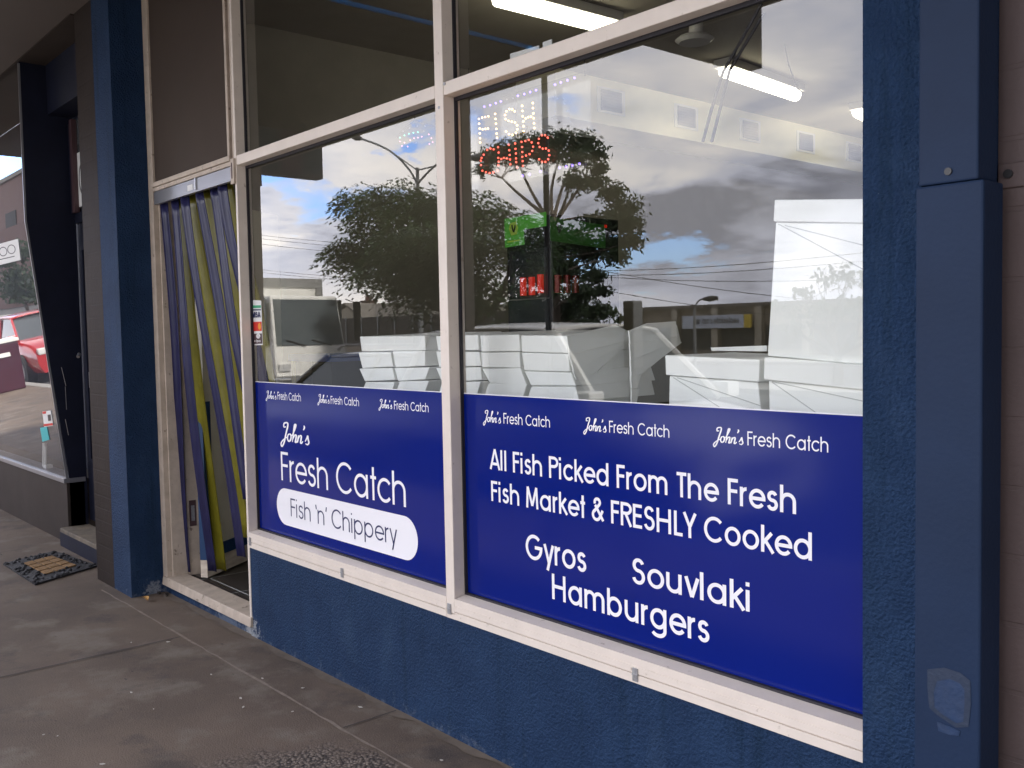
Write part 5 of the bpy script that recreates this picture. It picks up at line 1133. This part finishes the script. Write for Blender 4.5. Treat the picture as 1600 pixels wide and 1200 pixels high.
# vehicles
def car(name, lab, loc, flip, Lc, W, belt, roofz, prof, cab, paint, rails=False, van=False):
    """prof: [(x, ztop)] along the body (front = +x); cab: x of screen foot, roof front, roof back, rear foot"""
    root = thing(name, lab, 'car', loc); sg_ = -1 if flip else 1
    T = lambda x, y, z: (loc[0] + sg_ * x, loc[1] + y, loc[2] + z)
    rows = []
    for (x, zt) in prof:
        k = 1 - .10 * abs(2 * x / Lc) ** 4; w_ = W / 2 * k
        half = [(w_ * .90, .22), (w_, .40), (w_ * 1.0, .62), (w_ * .97, zt - .05), (w_ * .88, zt), (0, zt + .02)]
        rows.append([T(x, y, z) for y, z in half] + [T(x, -y, z) for y, z in reversed(half[:-1])])
    t = MB(); t.grid(rows); t.face(rows[0]); t.face(list(reversed(rows[-1]))); bd = t.build('body', paint, root, smooth=True)
    xs_, xf, xb, xr2 = cab; wb = W / 2 * .90; wt = W / 2 * .72
    t = MB(); t.hexa([T(xr2, -wb, belt), T(xs_, -wb, belt), T(xs_, wb, belt), T(xr2, wb, belt), T(xb, -wt, roofz - .02), T(xf, -wt, roofz - .02), T(xf, wt, roofz - .02), T(xb, wt, roofz - .02)]); t.build('windows', 'car_glass', root)
    t = MB(); rw = []
    for k in range(9):
        x = xb - .06 + (xf - xb + .12) * k / 8; z = roofz + .045 * math.sin(math.pi * (k + .6) / 9.2); rw.append([T(x, y * (wt + .02), z - .05 * abs(y) ** 3 - .012) for y in (-1, -.8, -.4, 0, .4, .8, 1)])
    t.grid(rw); ro = t.build('roof', paint, root, smooth=True); s_ = ro.modifiers.new('t', 'SOLIDIFY'); s_.thickness = .03
    t = MB()
    for s in (-1, 1):
        for (xa, xb_) in ((xs_, xf), (xr2, xb), ((xs_ + xr2) / 2, (xf + xb) / 2)): t.tube([T(xa, s * wb * 1.0, belt), T(xb_, s * (wt + .01), roofz - .03)], .035, 6)
        if van: t.hexa([T(xr2, s * (wb - .01), belt), T((xs_ + xr2) / 2, s * (wb - .01), belt), T((xs_ + xr2) / 2, s * (wb + .01), belt), T(xr2, s * (wb + .01), belt), T(xb, s * (wt - .01), roofz - .02), T((xf + xb) / 2, s * (wt - .01), roofz - .02), T((xf + xb) / 2, s * (wt + .015), roofz - .02), T(xb, s * (wt + .015), roofz - .02)])
    t.build('pillar', paint, root)
    for s in (-1, 1):
        t = MB(); 
        if rails: t.tube([T(xb + .1, s * wt * .92, roofz + .03), T(xb + .2, s * wt * .92, roofz + .08), T(xf - .2, s * wt * .92, roofz + .08), T(xf - .1, s * wt * .92, roofz + .03)], .02, 6); t.build('roof_rail', 'grey_alu', root)
        t = MB(); t.box(*sorted((T(xs_ - .1, 0, 0)[0], T(xs_ + .08, 0, 0)[0])), *sorted((loc[1] + s * (wb + .02), loc[1] + s * (wb + .2))), loc[2] + belt, loc[2] + belt + .14); t.build('mirror', paint, root, bevel=.02)
        t = MB(); x = prof[-1][0]; t.box(*sorted((T(x - .12, 0, 0)[0], T(x + .015, 0, 0)[0])), *sorted((loc[1] + s * W * .26, loc[1] + s * W * .42)), loc[2] + .60, loc[2] + .74); t.build('headlight', 'lamp_glass', root, bevel=.02)
        t = MB(); x = prof[0][0]; t.box(*sorted((T(x + .1, 0, 0)[0], T(x - .015, 0, 0)[0])), *sorted((loc[1] + s * W * .30, loc[1] + s * W * .43)), loc[2] + .70, loc[2] + .95); t.build('tail_light', 'lamp_red', root, bevel=.02)
        for x in (-Lc * .29, Lc * .31):
            c_ = Vector(T(x, s * W * .46, .32)); t = MB(); t.disc(c_, .32, 'y', 20, .2); wh = t.build('wheel', 'tyre', root); t = MB(); t.disc(c_ + Vector((0, s * .105, 0)), .2, 'y', 16, .02); t.build('rim', 'grey_alu', wh)
    t = MB(); x = prof[-1][0]; t.box(*sorted((T(x - .02, 0, 0)[0], T(x + .02, 0, 0)[0])), loc[1] - W * .22, loc[1] + W * .22, loc[2] + .42, loc[2] + .58); t.build('grille', 'black', root)
    return root
wag = [(-2.3, .80), (-2.2, .95), (-1.0, .98), (.6, .98), (1.2, .92), (2.0, .80), (2.25, .62)]
c = M(520, 560, -4.2); ztop = M(600, 548, -4.2).z + .13
car('station_wagon', 'silver station wagon with roof rails parked at the kerb', (c.x + 1.5, -4.2, -.13), True, 4.6, 1.78, .96, ztop, wag, (1.15, .45, -1.7, -2.15), 'car_silver', rails=True)
c = M(905, 560, -4.1); hz = M(930, 512, -4.1).z + .13
car('parked_hatchback', 'white hatchback parked at the kerb opposite the right window', (c.x, -4.1, -.13), False, 4.0, 1.72, .98, hz, [(-1.95, .85), (-1.85, 1.0), (-.9, 1.0), (.5, 1.0), (1.1, .93), (1.75, .82), (1.98, .60)], (1.0, .35, -1.5, -1.85), 'car_white')
car('parked_red_car', 'red car parked at the kerb seen in the tilted window', (-23.6, -4.3, -.13), False, 4.4, 1.75, .92, 1.42, wag, (1.15, .45, -1.3, -2.0), 'car_red')
# maroon bin on the footpath
bn = thing('litter_bin', 'maroon square bin standing on the footpath up the street', 'bin', (-20.35, -2.62, 0))
t = MB(); t.hexa([(-20.62, -2.88, 0), (-20.08, -2.88, 0), (-20.08, -2.36, 0), (-20.62, -2.36, 0), (-20.68, -2.94, .92), (-20.02, -2.94, .92), (-20.02, -2.30, .92), (-20.68, -2.30, .92)]); bb = t.build('bin_body', 'bin', bn, bevel=.02)
t = MB(); t.box(-20.7, -20.0, -2.96, -2.28, .921, .985); t.build('bin_rim', 'white_paint', bn, bevel=.01); t = MB(); t.box(-20.024, -20.015, -2.75, -2.5, .66, .74); t.build('bin_label', 'white_paint', bb)
# box truck facing down the street
YT = -11.5
a = M(502, 437, YT); xT = a.x; zt = a.z; wy = 2.3
tk_ = thing('box_truck', 'white box truck with a flat cab facing down the street', 'truck', (xT - 3, YT - 1, -.13))
zc0 = M(495, 466, YT).z; zw0 = M(495, 538, YT).z
y0t, y1t = YT - .1, YT + wy
t = MB(); t.box(xT - 5.2, xT - .25, y0t - .0, y1t + .1, .75, zt); bx = t.build('cargo_box', 'truck_box', tk_, bevel=.04)
t = MB(); t.box(xT - .26, xT - .21, y0t - .05, y1t + .15, zt - .22, zt + .03); t.box(xT - .26, xT - .21, y0t - .05, y0t + .16, zc0 - .2, zt - .22); t.build('box_trim', 'truck_trim', bx)
t = MB(); t.hexa([(xT - .2, y0t + .1, .35), (xT + 1.45, y0t + .1, .35), (xT + 1.45, y1t - .1, .35), (xT - .2, y1t - .1, .35), (xT - .2, y0t + .2, zc0), (xT + 1.0, y0t + .2, zc0), (xT + 1.0, y1t - .2, zc0), (xT - .2, y1t - .2, zc0)]); cb = t.build('cab', 'truck_box', tk_, bevel=.06)
def cabf(y, z): 
    k = (z - .35) / (zc0 - .35); return xT + 1.45 - .45 * k
zA = zw0; zB = zc0 - .10
t = MB(); t.hexa([(cabf(0, zA) - .02, y0t + .22, zA), (cabf(0, zA) + .025, y0t + .22, zA), (cabf(0, zA) + .025, y1t - .22, zA), (cabf(0, zA) - .02, y1t - .22, zA), (cabf(0, zB) - .02, y0t + .27, zB), (cabf(0, zB) + .025, y0t + .27, zB), (cabf(0, zB) + .025, y1t - .27, zB), (cabf(0, zB) - .02, y1t - .27, zB)]); t.build('windscreen', 'screen_glass', cb)
for s in (0, 1):
    yy = y0t + .08 if s == 0 else y1t - .08; t = MB(); t.box(xT + .25, xT + 1.0, yy - .015, yy + .03, zA, zB); t.build('side_window', 'car_glass', cb)
    ym = y0t - .28 if s == 0 else y1t + .28; t = MB(); t.box(xT + 1.2, xT + 1.26, ym - .1, ym + .1, zA + .1, zB - .05); t.tube([(xT + 1.2, ym, zB - .1), (xT + 1.1, (y0t if s == 0 else y1t), zB + .02)], .015, 6); t.build('mirror', 'black', tk_)
    t = MB(); yy = y0t + .35 if s == 0 else y1t - .35; t.box(cabf(0, .8) - .05, cabf(0, .8) + .08, yy - .16, yy + .16, .6, .78); t.build('headlight', 'lamp_glass', tk_)
    for xx in (xT + .55, xT - 4.0):
        yy = y0t + .22 if s == 0 else y1t - .22; t = MB(); t.disc((xx, yy, .33), .44, 'y', 20, .26); t.build('wheel', 'tyre', tk_)
t = MB(); t.box(xT + 1.38, xT + 1.5, y0t + .05, y1t - .05, .2, .48); t.build('bumper', 'truck_trim', tk_, bevel=.02)
t = MB()
for yy in (y0t + .6, y0t + 1.35): t.tube([(cabf(0, zA) + .05, yy, zA - .02), (cabf(0, zA + .14) + .05, yy + .55, zA + .14)], .014, 5)
t.build('wiper', 'black', cb)
